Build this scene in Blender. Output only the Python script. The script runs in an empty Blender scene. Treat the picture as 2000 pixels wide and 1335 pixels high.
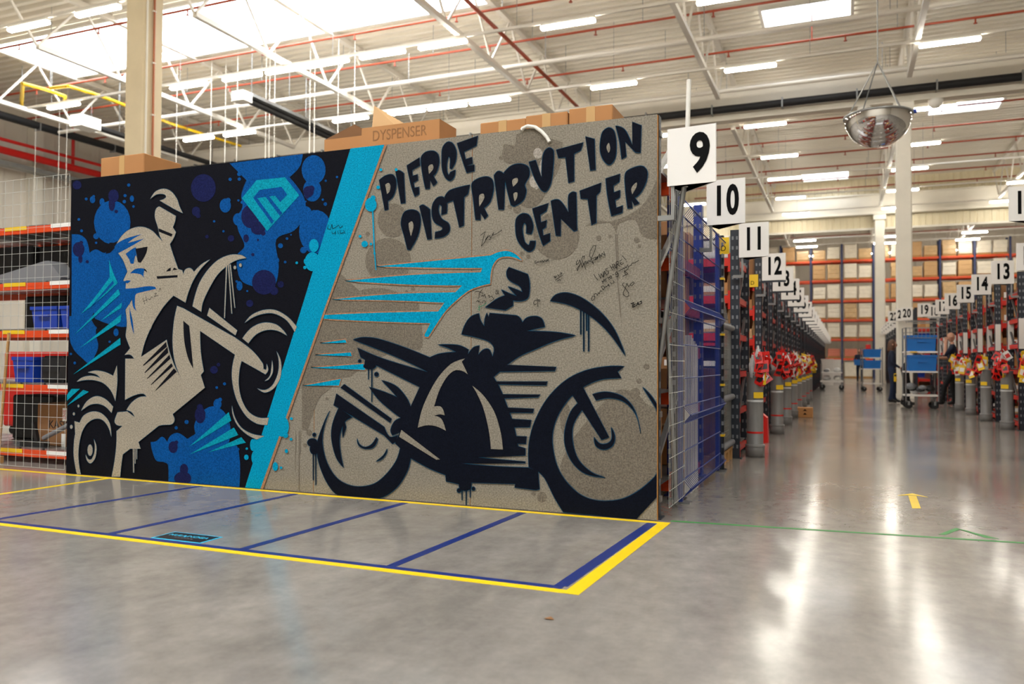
import bpy, bmesh, math, random
from mathutils import Vector, Matrix, Euler
random.seed(7)
SC = bpy.context.scene
COL = SC.collection
# ------------------------------------------------------------------ camera
FPX, PITCH, ROLL, YAW = 1578.2, math.radians(1.3714), math.radians(0.3015), math.radians(-22.3868)
CAM = Vector((1.0526, -4.8739, 0.960))
_F = Vector((math.sin(YAW)*math.cos(PITCH), math.cos(YAW)*math.cos(PITCH), math.sin(PITCH)))
_R0 = Vector((math.cos(YAW), -math.sin(YAW), 0)); _U0 = _R0.cross(_F)
_R = _R0*math.cos(ROLL)+_U0*math.sin(ROLL); _U = -_R0*math.sin(ROLL)+_U0*math.cos(ROLL)
cd = bpy.data.cameras.new('camera'); cam = bpy.data.objects.new('camera', cd); COL.objects.link(cam)
cd.sensor_width = 36.0; cd.lens = FPX/2000*36.0; cd.clip_end = 300
cd.dof.use_dof = True; cd.dof.focus_distance = 5.6; cd.dof.aperture_fstop = 2.0
M3 = Matrix((_R, _U, -_F)).transposed()
cam.matrix_world = Matrix.Translation(CAM) @ M3.to_4x4()
SC.camera = cam
def ray(u, v): return _F + _R*((u-1000)/FPX) - _U*((v-667.5)/FPX)
def onz(u, v, z=0.0): d = ray(u, v); return CAM + d*((z-CAM.z)/d.z)
def ony(u, v, y=0.0): d = ray(u, v); return CAM + d*((y-CAM.y)/d.y)
def onx(u, v, x=0.0): d = ray(u, v); return CAM + d*((x-CAM.x)/d.x)
# ------------------------------------------------------------------ world, exposure
SC.view_settings.view_transform = 'Standard'; SC.view_settings.look = 'None'
SC.view_settings.gamma = 1.0; SC.view_settings.use_curve_mapping = False
SC.view_settings.exposure = EXPOSURE = 0.8
w = bpy.data.worlds.new('world'); SC.world = w; w.use_nodes = True
w.node_tree.nodes['Background'].inputs[0].default_value = (0.9, 0.95, 1.0, 1)
w.node_tree.nodes['Background'].inputs[1].default_value = 1.0
LAMP_E, SKY_E = 36.0, 6.5
# ------------------------------------------------------------------ materials
def lin(c):
    if isinstance(c, str): c = tuple(int(c[i:i+2], 16) for i in (0, 2, 4))
    return tuple(((x/255)/12.92 if x/255 <= .04045 else ((x/255+.055)/1.055)**2.4) for x in c) + (1.0,)
MATS = {}
def mat(name, col, rough=.5, metal=0.0, var=0.0, vscale=8.0, bump=0.0, bscale=60.0, spec=.5, emit=0.0, trans=0.0, alpha=1.0, speck=0.0, coat=0.0):
    if name in MATS: return MATS[name]
    m = bpy.data.materials.new(name); m.use_nodes = True; nt = m.node_tree; N = nt.nodes; L = nt.links
    b = N['Principled BSDF']; c = lin(col)
    b.inputs['Base Color'].default_value = c; b.inputs['Roughness'].default_value = rough
    b.inputs['Metallic'].default_value = metal; b.inputs['Specular IOR Level'].default_value = spec
    b.inputs['Transmission Weight'].default_value = trans; b.inputs['Alpha'].default_value = alpha
    b.inputs['Coat Weight'].default_value = coat
    if emit: b.inputs['Emission Color'].default_value = c; b.inputs['Emission Strength'].default_value = emit
    if var or bump or speck:
        tc = N.new('ShaderNodeTexCoord'); vec = tc.outputs['Object']
        if var or speck:
            n = N.new('ShaderNodeTexNoise'); n.inputs['Scale'].default_value = vscale; n.inputs['Detail'].default_value = 5
            L.new(vec, n.inputs['Vector'])
            mr = N.new('ShaderNodeMapRange'); mr.inputs[1].default_value = .25; mr.inputs[2].default_value = .75
            mr.inputs[3].default_value = 1-var; mr.inputs[4].default_value = 1+var; L.new(n.outputs[0], mr.inputs[0])
            fac = mr.outputs[0]
            if speck:
                n2 = N.new('ShaderNodeTexNoise'); n2.inputs['Scale'].default_value = 105; n2.inputs['Detail'].default_value = 3
                L.new(vec, n2.inputs['Vector'])
                m2 = N.new('ShaderNodeMapRange'); m2.inputs[1].default_value = .3; m2.inputs[2].default_value = .7
                m2.inputs[3].default_value = 1-speck; m2.inputs[4].default_value = 1+speck; L.new(n2.outputs[0], m2.inputs[0])
                mm = N.new('ShaderNodeMath'); mm.operation = 'MULTIPLY'; L.new(fac, mm.inputs[0]); L.new(m2.outputs[0], mm.inputs[1]); fac = mm.outputs[0]
            vm = N.new('ShaderNodeVectorMath'); vm.operation = 'SCALE'; vm.inputs[0].default_value = c[:3]
            L.new(fac, vm.inputs['Scale']); L.new(vm.outputs[0], b.inputs['Base Color'])
        if bump:
            n3 = N.new('ShaderNodeTexNoise'); n3.inputs['Scale'].default_value = bscale; n3.inputs['Detail'].default_value = 4
            L.new(vec, n3.inputs['Vector']); bp = N.new('ShaderNodeBump'); bp.inputs['Strength'].default_value = bump
            bp.inputs['Distance'].default_value = .01; L.new(n3.outputs[0], bp.inputs['Height']); L.new(bp.outputs[0], b.inputs['Normal'])
    MATS[name] = m; return m
def mat_floor():
    m = bpy.data.materials.new('polished_concrete'); m.use_nodes = True; nt = m.node_tree; N = nt.nodes; L = nt.links
    b = N['Principled BSDF']; tc = N.new('ShaderNodeTexCoord')
    def noise(s, d, r=.6, stretch=None):
        n = N.new('ShaderNodeTexNoise'); n.inputs['Scale'].default_value = s; n.inputs['Detail'].default_value = d; n.inputs['Roughness'].default_value = r
        if stretch:
            mp = N.new('ShaderNodeMapping'); mp.inputs['Scale'].default_value = stretch; mp.inputs['Rotation'].default_value = (0, 0, .25)
            L.new(tc.outputs['Object'], mp.inputs[0]); L.new(mp.outputs[0], n.inputs['Vector'])
        else: L.new(tc.outputs['Object'], n.inputs['Vector'])
        return n.outputs[0]
    a = noise(.55, 8, .65); f = noise(9, 8, .75); s = noise(3, 6, .7, (1, .35, 1))
    def mrange(x, lo, hi, a0=.3, a1=.7):
        r = N.new('ShaderNodeMapRange'); r.inputs[1].default_value = a0; r.inputs[2].default_value = a1; r.inputs[3].default_value = lo; r.inputs[4].default_value = hi
        L.new(x, r.inputs[0]); return r.outputs[0]
    def mul(x, y):
        q = N.new('ShaderNodeMath'); q.operation = 'MULTIPLY'; L.new(x, q.inputs[0]); L.new(y, q.inputs[1]); return q.outputs[0]
    k = mul(mul(mrange(a, .76, 1.16), mrange(f, .82, 1.14)), mrange(s, .80, 1.14))
    vm = N.new('ShaderNodeVectorMath'); vm.operation = 'SCALE'; vm.inputs[0].default_value = lin((146, 140, 133))[:3]
    L.new(k, vm.inputs['Scale']); L.new(vm.outputs[0], b.inputs['Base Color'])
    L.new(mrange(noise(1.2, 6), .11, .19), b.inputs['Roughness'])
    b.inputs['Specular IOR Level'].default_value = .6
    bp = N.new('ShaderNodeBump'); bp.inputs['Strength'].default_value = .035; bp.inputs['Distance'].default_value = .003
    L.new(noise(3.0, 2, .4, (.5, 1.6, 1)), bp.inputs['Height']); L.new(bp.outputs[0], b.inputs['Normal'])
    return m
WHITE = mat('white_paint', (226, 222, 212), .45)
CREAM = mat('cream_concrete', (214, 198, 165), .75, var=.05, vscale=3, bump=.15)
PALE = mat('pale_column_paint', (226, 220, 206), .7, var=.04, vscale=3)
STEEL = mat('white_steel', (222, 216, 204), .45)
GALV = mat('galvanised_steel', (150, 152, 152), .35, metal=.8, var=.1)
CHROME = mat('mirror_chrome', (235, 235, 235), .03, metal=1.0)
DECK = mat('roof_deck_metal', (230, 223, 208), .5, var=.04, vscale=1.5)
WALLM = mat('wall_panel_white', (216, 208, 194), .6, var=.03, vscale=1)
CURT = mat('header_cladding', (226, 214, 182), .5)
RED = mat('sprinkler_red', (156, 62, 30), .4)
REDP = mat('bright_red_plastic', (208, 26, 18), .4, var=.05)
ORANGE = mat('orange_beam_paint', (216, 70, 20), .4, var=.06)
REDBEAM = mat('red_beam_paint', (200, 38, 22), .4, var=.06)
MAGENTA = mat('crimson_beam_paint', (160, 20, 52), .4)
DKUP = mat('dark_upright_paint', (32, 38, 48), .45, var=.1)
BLUEUP = mat('blue_upright_paint', (22, 48, 128), .45)
BLACK = mat('black_matt', (18, 18, 20), .6)
BLACKP = mat('black_plastic', (24, 24, 27), .4)
RUBBER = mat('rubber', (22, 22, 24), .7)
YEL = mat('yellow_tape', (236, 200, 8), .45, var=.04)
YELP = mat('yellow_paint', (232, 190, 30), .45)
BLUET = mat('blue_tape', (24, 44, 112), .4, var=.08, vscale=20)
GREENT = mat('green_tape', (52, 130, 60), .5, var=.12, vscale=20)
CYANT = mat('cyan_tape', (60, 190, 230), .4)
CARD = mat('cardboard', (178, 126, 76), .8, var=.06, vscale=4, bump=.05)
CARD2 = mat('dark_cardboard', (140, 98, 60), .8, var=.07, vscale=4)
CARD3 = mat('pale_cardboard', (204, 164, 116), .8, var=.05, vscale=4)
TAPE = mat('packing_tape', (196, 158, 104), .3)
PAPER = mat('white_label_paper', (236, 234, 228), .6)
WRAP = mat('white_stretch_wrap', (232, 222, 202), .3, var=.08, vscale=5, bump=.4, bscale=12)
WRAPT = mat('tan_stretch_wrap', (206, 172, 124), .35, var=.15, vscale=4, bump=.4, bscale=12)
WOOD = mat('pallet_wood', (182, 138, 84), .75, var=.15, vscale=6)
OSB = mat('osb_edge', (198, 140, 72), .8, var=.2, vscale=40)
PVC = mat('grey_pvc', (122, 120, 118), .4, var=.04)
BAG = mat('clear_plastic_bag', (206, 206, 204), .2, var=.15, vscale=20, bump=.5, bscale=30)
BINBLUE = mat('blue_bin_plastic', (26, 110, 190), .4)
BINNAVY = mat('deep_blue_bin_plastic', (22, 62, 168), .4)
GREYP = mat('grey_plastic', (120, 122, 126), .5)
SIGNW = mat('sign_white', (232, 228, 222), .35)
INK = mat('black_ink', (9, 9, 10), .7, spec=.1)
GLASSF = mat('clear_film', (225, 225, 215), .15, alpha=.22)
DIFF = mat('led_diffuser', (255, 249, 236), .4, emit=LAMP_E)
SKYP = mat('skylight_pane', (245, 250, 255), .4, emit=SKY_E)
SKYS = mat('small_skylight_pane', (240, 247, 255), .4, emit=SKY_E*.5)
# mural paints
SPK = dict(var=.05, vscale=3, speck=.32, spec=.06)
PGREY = mat('mural_grey', (134, 127, 114), .75, bump=.25, bscale=150, **SPK)
PGREY2 = mat('mural_brown_grey', (112, 104, 92), .75, bump=.25, bscale=150, **SPK)
PGREY3 = mat('mural_light_grey', (156, 148, 138), .75, **SPK)
PDARK = mat('mural_black_blue', (15, 16, 23), .7, bump=.2, bscale=150, **SPK)
PDARK2 = mat('mural_ink_blue', (12, 16, 27), .7, bump=.2, bscale=150, **SPK)
PNAVY = mat('mural_navy', (22, 27, 68), .7, **SPK)
PBLUE = mat('mural_blue', (6, 72, 136), .7, bump=.2, bscale=150, **SPK)
PCYAN = mat('mural_cyan', (0, 140, 176), .7, bump=.2, bscale=150, **SPK)
PCYAN2 = mat('mural_teal_cyan', (4, 138, 160), .7, **SPK)
PBEIGE = mat('mural_beige', (154, 145, 130), .75, bump=.2, bscale=150, **SPK)
PTEAL = mat('mural_teal_edge', (22, 66, 90), .7, spec=.1)
PTAN = mat('mural_tan_edge', (158, 116, 86), .75, **SPK)
PDRIP = mat('mural_drip', (104, 94, 82), .75)
PGREEN = mat('green_marker', (20, 120, 84), .6)
# ------------------------------------------------------------------ mesh builder
class MB:
    def __init__(s): s.v = []; s.f = []; s.m = []; s.sm = []
    def add(s, vs, fs, mi=0, smooth=False):
        o = len(s.v); s.v += [tuple(p) for p in vs]
        for f in fs: s.f.append(tuple(i+o for i in f)); s.m.append(mi); s.sm.append(smooth)
        return s
    def box(s, a, b, mi=0):
        (x0, y0, z0), (x1, y1, z1) = a, b
        x0, x1 = min(x0, x1), max(x0, x1); y0, y1 = min(y0, y1), max(y0, y1); z0, z1 = min(z0, z1), max(z0, z1)
        return s.add([(x0,y0,z0),(x1,y0,z0),(x1,y1,z0),(x0,y1,z0),(x0,y0,z1),(x1,y0,z1),(x1,y1,z1),(x0,y1,z1)],
            [(0,3,2,1),(4,5,6,7),(0,1,5,4),(1,2,6,5),(2,3,7,6),(3,0,4,7)], mi)
    def cbox(s, a, b, c=.01, mi=0):
        # chamfered box (vertical-ish bevel on all edges of the top/bottom outline)
        (x0,y0,z0),(x1,y1,z1) = a, b
        def ring(i, z): return [(x0+i,y0+c+i*0,z),(x0+c,y0+i,z),(x1-c,y0+i,z),(x1-i,y0+c,z),(x1-i,y1-c,z),(x1-c,y1-i,z),(x0+c,y1-i,z),(x0+i,y1-c,z)]
        rs = [ring(c, z0), ring(0, z0+c), ring(0, z1-c), ring(c, z1)]
        vs = [p for r in rs for p in r]; fs = [tuple(range(7,-1,-1)), tuple(range(24,32))]
        for k in range(3):
            for i in range(8): j = (i+1) % 8; fs.append((k*8+i, k*8+j, k*8+8+j, k*8+8+i))
        return s.add(vs, fs, mi)
    def cyl(s, p0, p1, r0, r1=None, n=12, mi=0, caps=True):
        r1 = r0 if r1 is None else r1; p0 = Vector(p0); p1 = Vector(p1); d = (p1-p0)
        if d.length < 1e-9: return s
        d.normalize(); a = Vector((0,0,1)) if abs(d.z) < .9 else Vector((1,0,0)); u = d.cross(a).normalized(); w = d.cross(u)
        c = [u*math.cos(2*math.pi*i/n)+w*math.sin(2*math.pi*i/n) for i in range(n)]
        A = [p0+q*r0 for q in c]; B = [p1+q*r1 for q in c]
        s.add(A+B, [((i+1) % n, i, n+i, n+(i+1) % n) for i in range(n)], mi, n > 6)
        if caps: s.add(A, [tuple(range(n))], mi); s.add(B, [tuple(range(n-1,-1,-1))], mi)
        return s
    def tube(s, pts, r, n=8, mi=0):
        pts = [Vector(p) for p in pts]
        for i in range(len(pts)-1): s.cyl(pts[i], pts[i+1], r, n=n, mi=mi)
        return s
    def lathe(s, prof, n=20, c=(0,0,0), mi=0, smooth=True):
        vs = []; fs = []
        for r, z in prof:
            for i in range(n): vs.append((c[0]+r*math.cos(2*math.pi*i/n), c[1]+r*math.sin(2*math.pi*i/n), c[2]+z))
        for k in range(len(prof)-1):
            for i in range(n): j = (i+1) % n; fs.append((k*n+i, k*n+j, (k+1)*n+j, (k+1)*n+i))
        return s.add(vs, fs, mi, smooth)
    def bar(s, p0, p1, wx, wz, mi=0):
        # rectangular bar between two points
        p0 = Vector(p0); p1 = Vector(p1); d = (p1-p0).normalized(); a = Vector((0,0,1)) if abs(d.z) < .95 else Vector((0,1,0))
        u = d.cross(a).normalized()*wx/2; w = d.cross(u).normalized()*wz/2
        vs = [p+q for p in (p0, p1) for q in (u+w, -u+w, -u-w, u-w)]
        return s.add(vs, [(3,2,1,0),(4,5,6,7),(0,1,5,4),(1,2,6,5),(2,3,7,6),(3,0,4,7)], mi)
    def prism(s, poly, axis, a, b, mi=0):
        # poly: 2D points (ccw); axis 'x','y','z' is extrusion axis from a to b
        def P(p, t): return {'x': (t, p[0], p[1]), 'y': (p[0], t, p[1]), 'z': (p[0], p[1], t)}[axis]
        n = len(poly); vs = [P(p, a) for p in poly]+[P(p, b) for p in poly]
        return s.add(vs, [tuple(range(n-1,-1,-1)), tuple(range(n,2*n))]+[(i, (i+1) % n, n+(i+1) % n, n+i) for i in range(n)], mi)
    def mesh(s, name, mats):
        me = bpy.data.meshes.new(name); me.from_pydata(s.v, [], s.f)
        for m in (mats if isinstance(mats, (list, tuple)) else [mats]): me.materials.append(m)
        me.polygons.foreach_set('material_index', s.m); me.polygons.foreach_set('use_smooth', s.sm)
        me.update(); return me
    def build(s, name, mats, parent=None, loc=None, rz=0.0):
        return put(name, s.mesh(name, mats), parent, loc, rz)
def put(name, me, parent=None, loc=None, rz=0.0):
    o = bpy.data.objects.new(name, me); COL.objects.link(o)
    if loc is not None: o.location = loc
    if rz: o.rotation_euler = (0, 0, rz)
    if parent is not None: o.parent = parent
    return o
def tag(o, label, cat, group=None):
    o['label'] = label; o['category'] = cat
    if group: o['group'] = group
    return o
def thing(name, label, cat, loc=(0,0,0), rz=0.0, group=None):
    o = bpy.data.objects.new(name, None); COL.objects.link(o); o.location = loc; o.rotation_euler = (0,0,rz)
    o.empty_display_size = .1
    return tag(o, label, cat, group)
def struct(name, mb, mats): o = mb.build(name, mats); o['kind'] = 'structure'; return o
def text_mesh(s, h, mats, xs=1.0, depth=.001, bold=0.0, spacing=1.0):
    c = bpy.data.curves.new('t', 'FONT'); c.body = s; c.size = 1.0; c.extrude = depth/h; c.offset = bold; c.align_x = 'CENTER'; c.align_y = 'CENTER'
    c.space_character = spacing; c.resolution_u = 4
    o = bpy.data.objects.new('t', c); COL.objects.link(o); bpy.context.view_layer.update()
    me = bpy.data.meshes.new_from_object(o.evaluated_get(bpy.context.evaluated_depsgraph_get()))
    bpy.data.objects.remove(o); bpy.data.curves.remove(c)
    k = h/.70
    me.transform(Matrix.Diagonal((k*xs, k, k, 1)))
    me.materials.clear(); me.materials.append(mats); return me
# ================================================================== structure
X0, X1, Y0, Y1, ZD = -27.0, 22.0, -14.0, 58.0, 10.12
struct('floor', MB().box((X0, Y0, -.2), (X1, Y1, 0)), mat_floor())
mb = MB(); P = .32; n = int((Y1-Y0)/P)
prof = []
for i in range(n):
    y = Y0+i*P; prof += [(y, ZD), (y+.12, ZD), (y+.15, ZD+.14), (y+.29, ZD+.14)]
prof.append((Y1, ZD))
vs = [(x, y, z) for (y, z) in prof for x in (X0, X1)]
mb.add(vs, [(2*i, 2*i+2, 2*i+3, 2*i+1) for i in range(len(prof)-1)])
struct('ceiling', mb, DECK)
def ribbed_wall(name, horiz, c, a0, a1, z0, z1, m, p=.5, d=.03):
    mb = MB(); k = int((a1-a0)/p); pr = []
    for i in range(k):
        a = a0+i*p; pr += [(a, 0), (a+p*.6, 0), (a+p*.7, d), (a+p*.9, d)]
    pr.append((a1, 0))
    vs = []
    for a, q in pr:
        for z in (z0, z1): vs.append((c+q, a, z) if horiz == 'y' else (a, c+q, z))
    mb.add(vs, [(2*i, 2*i+1, 2*i+3, 2*i+2) for i in range(len(pr)-1)])
    return struct(name, mb, m)
ribbed_wall('wall_left', 'y', X0+.02, Y0, Y1, 0, ZD, WALLM, 1.0, .025)
ribbed_wall('wall_right', 'y', X1-.05, Y0, Y1, 0, ZD, WALLM, 1.0, .025)
ribbed_wall('wall_back', 'x', Y1-.05, X0, X1, 0, ZD, WALLM, 1.0, .025)
ribbed_wall('wall_front', 'x', Y0+.02, X0, X1, 0, ZD, WALLM, 1.0, .025)
ribbed_wall('wall_header', 'x', 38.75, -12, X1, 7.62, ZD, CURT, .3, .03)
struct('trim_1', MB().box((-12, 38.72, 7.55), (X1, 38.82, 7.66)), PALE)
# wall pilasters on the left wall
for y in (4, 10, 16, 22, 28):
    o = MB().box((X0+.05, y-.2, 0), (X0+.4, y+.2, 9.6)).build('wall_pilaster', PALE); o['kind'] = 'structure'
# columns
def column(label, x0, y0, wd, top, m, extra=False):
    t = thing('building_column', label, 'column', (x0+wd/2, y0+wd/2, 0))
    h = wd/2
    MB().cbox((-h, -h, 0), (h, h, top), .03).build('shaft', m, t)
    MB().box((-h-.06, -h-.06, top), (h+.06, h+.06, top+.25)).build('capital', m, t)
    MB().box((-h-.02, -h-.02, 0), (h+.02, h+.02, .12)).build('foot_guard', m, t)
    if extra:
        MB().tube([(h+.03, -.20, .1), (h+.03, -.20, top)], .02, 8).build('cable_conduit', PALE, t)
        MB().tube([(h+.03, -.02, .1), (h+.03, -.02, top)], .022, 8).build('copper_pipe', mat('copper_brown', (176, 104, 66), .5), t)
        for z in [i*1.05+.6 for i in range(8)]:
            MB().box((h, -.06, z), (h+.05, .02, z+.03)).build('pipe_clip', PALE, t)
    return t
column('cream concrete column with a brown pipe behind the mural board', -12.31, 7.05, .5, 8.4, CREAM, True)
column('white column beside the picking trolley with blue bins', 2.39, 19.87, .40, 7.96, PALE)
column('white column under the ribbed header at the far end of the aisle', 2.43, 38.2, .45, 7.96, PALE)
column('white column beyond the shelving right of the aisle', 12.2, 19.87, .40, 7.96, PALE)
# trusses running down the hall
TX = [-26.75+4.9*i for i in range(11)]; TX = [2.65+4.9*k for k in range(-5, 4)]
BAYS = [(-5.2, 7.4), (7.4, 19.7), (20.4, 38.5), (39.0, 57.5)]
def diag_mesh(dy, dz, name):
    return MB().bar((0, 0, 0), (0, dy, dz), .05, .05).mesh(name, STEEL)
_dm = {}
for xi, x in enumerate(TX):
    for bi, (ya, yb) in enumerate(BAYS):
        if bi == 3 and (x < -8): continue
        where = ['over the open floor', 'over the mural board bay', 'over the numbered shelving aisles', 'beyond the ribbed header'][bi]
        near = {-5: 'nearest the left wall', -4: 'above the left end of the skylight', -3: 'crossing the middle of the skylight', -2: 'in line with the cream column', -1: 'beside the red sprinkler main', 0: 'between sprinkler main and dome mirror', 1: 'in line with the white columns', 2: 'past the white columns', 3: 'nearest the right wall'}[round((x-2.65)/4.9)+(0 if x > 0 else 0)] if False else ['nearest the left wall', 'by the skylight left end', 'crossing the long skylight', 'in line with the cream column', 'beside the red sprinkler main', 'between sprinkler main and dome mirror', 'in line with the white columns', 'just past the white columns', 'nearest the right wall'][xi]
        t = thing('roof_truss', 'white lattice roof truss %s, %s' % (near, where), 'truss', (x, ya, 8.5), group='roof trusses %s' % where)
        Ln = yb-ya; k = round(Ln/2.45); p = Ln/k
        key = (bi,)
        if key not in _dm:
            _dm[key] = (MB().box((-.06, p*.5, -.06), (.06, Ln-p*.5, .06)).mesh('bottom_chord', STEEL),
                        MB().box((-.07, 0, 1.44), (.07, Ln, 1.58)).mesh('top_chord', STEEL),
                        diag_mesh(p/2, -1.5, 'web_bar'), diag_mesh(p/2, 1.5, 'web_bar'))
        a, b, c, d = _dm[key]
        put('bottom_chord', a, t); put('top_chord', b, t)
        for i in range(k):
            put('web_bar', c, t, (0, i*p, 1.5)); put('web_bar', d, t, (0, i*p+p/2, 0))
# cross girders
for i, (y, x0, x1, lab) in enumerate([(20.07, X0+1.6, X1-.1, 'deep cream girder crossing the hall behind the black pipe'), (38.4, -12, X1-.1, 'cream girder above the ribbed header')]):
    t = thing('cross_girder', lab, 'girder', (0, y, 8.3))
    MB().box((x0, -.09, 0), (x1, .09, .9)).build('web', DECK, t); MB().box((x0, -.18, -.06), (x1, .18, 0)).build('flange', DECK, t)
    MB().box((x0, -.18, .9), (x1, .18, .96)).build('flange', DECK, t)
# black rain pipe with brackets
t = thing('drain_pipe', 'black drain pipe running across the hall under the roof', 'pipe', (0, 19.72, 8.52))
MB().cyl((X0+1.7, 0, 0), (X1-.2, 0, 0), .11, n=14).build('pipe', BLACK, t)
bm_ = MB().box((-.02, -.13, -.14), (.02, .13, .14)).mesh('clamp', GALV)
for x in range(-25, 22, 2): put('clamp', bm_, t, (x+.4, 0, 0))
t = thing('drain_pipe', 'black drain pipe running along the left wall below the roof', 'pipe', (-24, 0, 8.75))
MB().cyl((0, 0, 0), (0, 19.3, .05), .13, n=14).build('pipe', BLACK, t)
for y in range(2, 19, 3): put('clamp', bm_, t, (0, y, 0), math.pi/2)
# red sprinkler branches across the hall
sp_head = MB().cyl((0, 0, .06), (0, 0, -.10), .02, n=8).cyl((0, 0, -.10), (0, 0, -.115), .045, n=8).mesh('sprinkler_head', RED)
hang = MB().cyl((0, 0, 0), (0, 0, .8), .008, n=6).mesh('hanger_rod', GALV)
for j, y in enumerate([6.2, 9.8, 12.5, 14.5, 17.2, 20.75, 22.25, 24.6, 27.0, 29.4, 31.8, 34.2, 36.6, 42, 47, 52]):
    xa = -26.0 if y < 30 else -6.0
    seg = ['before the skylight', 'across the mural board bay', 'over the numbered aisles', 'beyond the ribbed header'][0 if y < 11 else 1 if y < 20 else 2 if y < 38 else 3]
    t = thing('sprinkler_pipe', 'thin red sprinkler pipe under the roof deck ' + {6.2: 'in front of the cream column', 9.8: 'just before the long skylight', 12.5: 'under the long skylight', 14.5: 'just past the long skylight', 17.2: 'under the small skylight above the mirror', 20.75: 'next to the girder behind the drain pipe', 22.25: 'second behind the girder', 36.6: 'last before the ribbed header', 27.0: 'under the small skylight past the girder'}.get(y, seg), 'pipe', (0, y, 9.3), group='red sprinkler pipes ' + seg)
    MB().cyl((xa, 0, 0), (X1-.3, 0, 0), .032, n=8).build('pipe', RED, t)
    k = 0
    while xa+1+k*2.9 < X1-1:
        put('sprinkler_head', sp_head, t, (xa+1+k*2.9, 0, -.03)); 
        hx = xa+2.2+k*2.9
        if not (y == 12.5 and hx < -6.5) and not (-1.2 < hx < 1.6) and not (3.5 < hx < 9.8 and y > 26): put('hanger_rod', hang, t, (hx, 0, .03))
        k += 1
    if y == 17.2: MB().cyl((.3, 0, 0), (.3, 0, .66), .02, n=6).build('riser', RED, t)
t = thing('sprinkler_pipe', 'red sprinkler main running beside a roof truss towards the girder', 'pipe', (-6.62, 0, 8.9))
MB().cyl((0, -4, 0), (0, 19.4, 0), .05, n=10).build('pipe', RED, t)
MB().tube([(0, 11.0, 0), (.0, 11.0, .3), (.5, 11.0, .42)], .05, 10).build('elbow', RED, t)
t = thing('sprinkler_pipe', 'large bright red fire main running along the left wall', 'pipe', (-26.05, 0, 8.22))
MB().cyl((0, -6, 0), (0, 50, 0), .13, n=14).build('pipe', REDP, t); MB().cyl((.35, 4, .28), (.35, 22, .28), .06, n=10).build('branch_pipe', REDP, t)
for y in (10, 13.5, 17, 20.5): MB().cyl((0, y, 0), (0, y, 1.8), .06, n=8).build('riser', REDP, t)
t = thing('cable_tray', 'grey cable tray under the red fire main on the left wall', 'cable tray', (-26.35, 0, 7.75))
MB().box((-.2, -6, 0), (.2, 50, .05)).box((-.2, -6, .05), (-.18, 50, .16)).box((.18, -6, .05), (.2, 50, .16)).build('tray', GALV, t)
# white pipes across
for (y, z, xa, xb, lab) in [(14.4, 8.62, -23.5, 12, 'white pipe crossing the hall below the trusses past the skylight'), (18.35, 8.62, -7.1, 16, 'white pipe crossing the hall in front of the girder')]:
    t = thing('ceiling_pipe', lab, 'pipe', (0, y, z))
    MB().cyl((xa, 0, 0), (xb, 0, 0), .06, n=10).build('pipe', STEEL, t)
    for x in range(int(xa)+1, int(xb), 4): put('hanger_rod', hang, t, (x, 0, 0))
# radiant heater tube, yellow gas pipes
t = thing('radiant_heater', 'black radiant heater tube hung at a slant below the trusses', 'heater', (-13.85, 12.4, 7.98))
MB().cyl((0, 0, 0), (-.1, 5.2, 0), .09, n=12).build('tube', BLACK, t); MB().box((-.2, -.35, -.12), (.2, 0, .14)).build('burner_box', WHITE, t)
MB().prism([(-.25, .05), (.25, .05), (.12, .2), (-.12, .2)], 'y', 0, 5).build('reflector', GALV, t)
for y in (.2, 2.6, 5): MB().bar((0, y, .2), (0, y, 1.8), .02, .02).build('chain', GALV, t)
t = thing('radiant_heater', 'black radiant heater tube with a white burner near the left wall', 'heater', (-20.4, 13.2, 8.15))
MB().cyl((0, 0, 0), (0, 6, 0), .09, n=12).build('tube', BLACK, t); MB().box((-.25, -.7, -.15), (.25, 0, .2)).build('burner_box', WHITE, t)
for y in (.9, 2.6, 5): MB().bar((0, y, .1), (0, y, 2.08), .02, .02).build('chain', GALV, t)
for pts, lab in [([(42, 205), (44, 163), (90, 175), (127, 188), (126, 200)], 'yellow gas pipe stepping down to the heater by the left wall'),
                 ([(98, 172), (133, 168), (180, 182), (222, 197), (330, 240), (470, 285)], 'yellow gas pipe running below the trusses past the column')]:
    q = [onz(u, v, 8.75) for u, v in pts]; t = thing('gas_pipe', lab, 'pipe', q[0])
    MB().tube([p-q[0] for p in q], .05, 8).build('pipe', YELP, t)
    MB().cyl((0, 0, 0), (0, 0, 1.2), .012, n=6).build('hanger_rod', GALV, t)
# skylights
def skylight(x0, x1, y0, y1, nx, label):
    t = thing('skylight', label, 'skylight', ((x0+x1)/2, (y0+y1)/2, 10.0)); a, b = (x1-x0)/2, (y1-y0)/2
    MB().box((-a-.08, -b-.08, 0), (a+.08, -b, .12)).box((-a-.08, b, 0), (a+.08, b+.08, .12)).box((-a-.08, -b, 0), (-a, b, .12)).box((a, -b, 0), (a+.08, b, .12)).build('curb_frame', WHITE, t)
    for i in range(nx):
        MB().box((-a+i*2*a/nx+.012, -b, .04), (-a+(i+1)*2*a/nx-.012, b, .06)).build('pane', SKYP if x1-x0 > 8 else SKYS, t)
    return t
skylight(-22, -7.25, 10.85, 13.6, 12, 'long bright skylight band above the mural board bay')
skylight(-.9, 1.23, 16.6, 18.05, 2, 'small skylight above the hanging dome mirror')
skylight(3.9, 6.1, 26.4, 27.95, 2, 'small skylight beyond the girder right of the dome mirror')
skylight(-.82, 1.25, 36.0, 37.85, 2, 'small skylight just before the ribbed header')
skylight(-.9, 1.25, 44.0, 45.6, 2, 'small skylight just beyond the ribbed header')
skylight(6.2, 9.4, 45.5, 47.0, 2, 'wide skylight beyond the header over the right hand racking')
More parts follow.
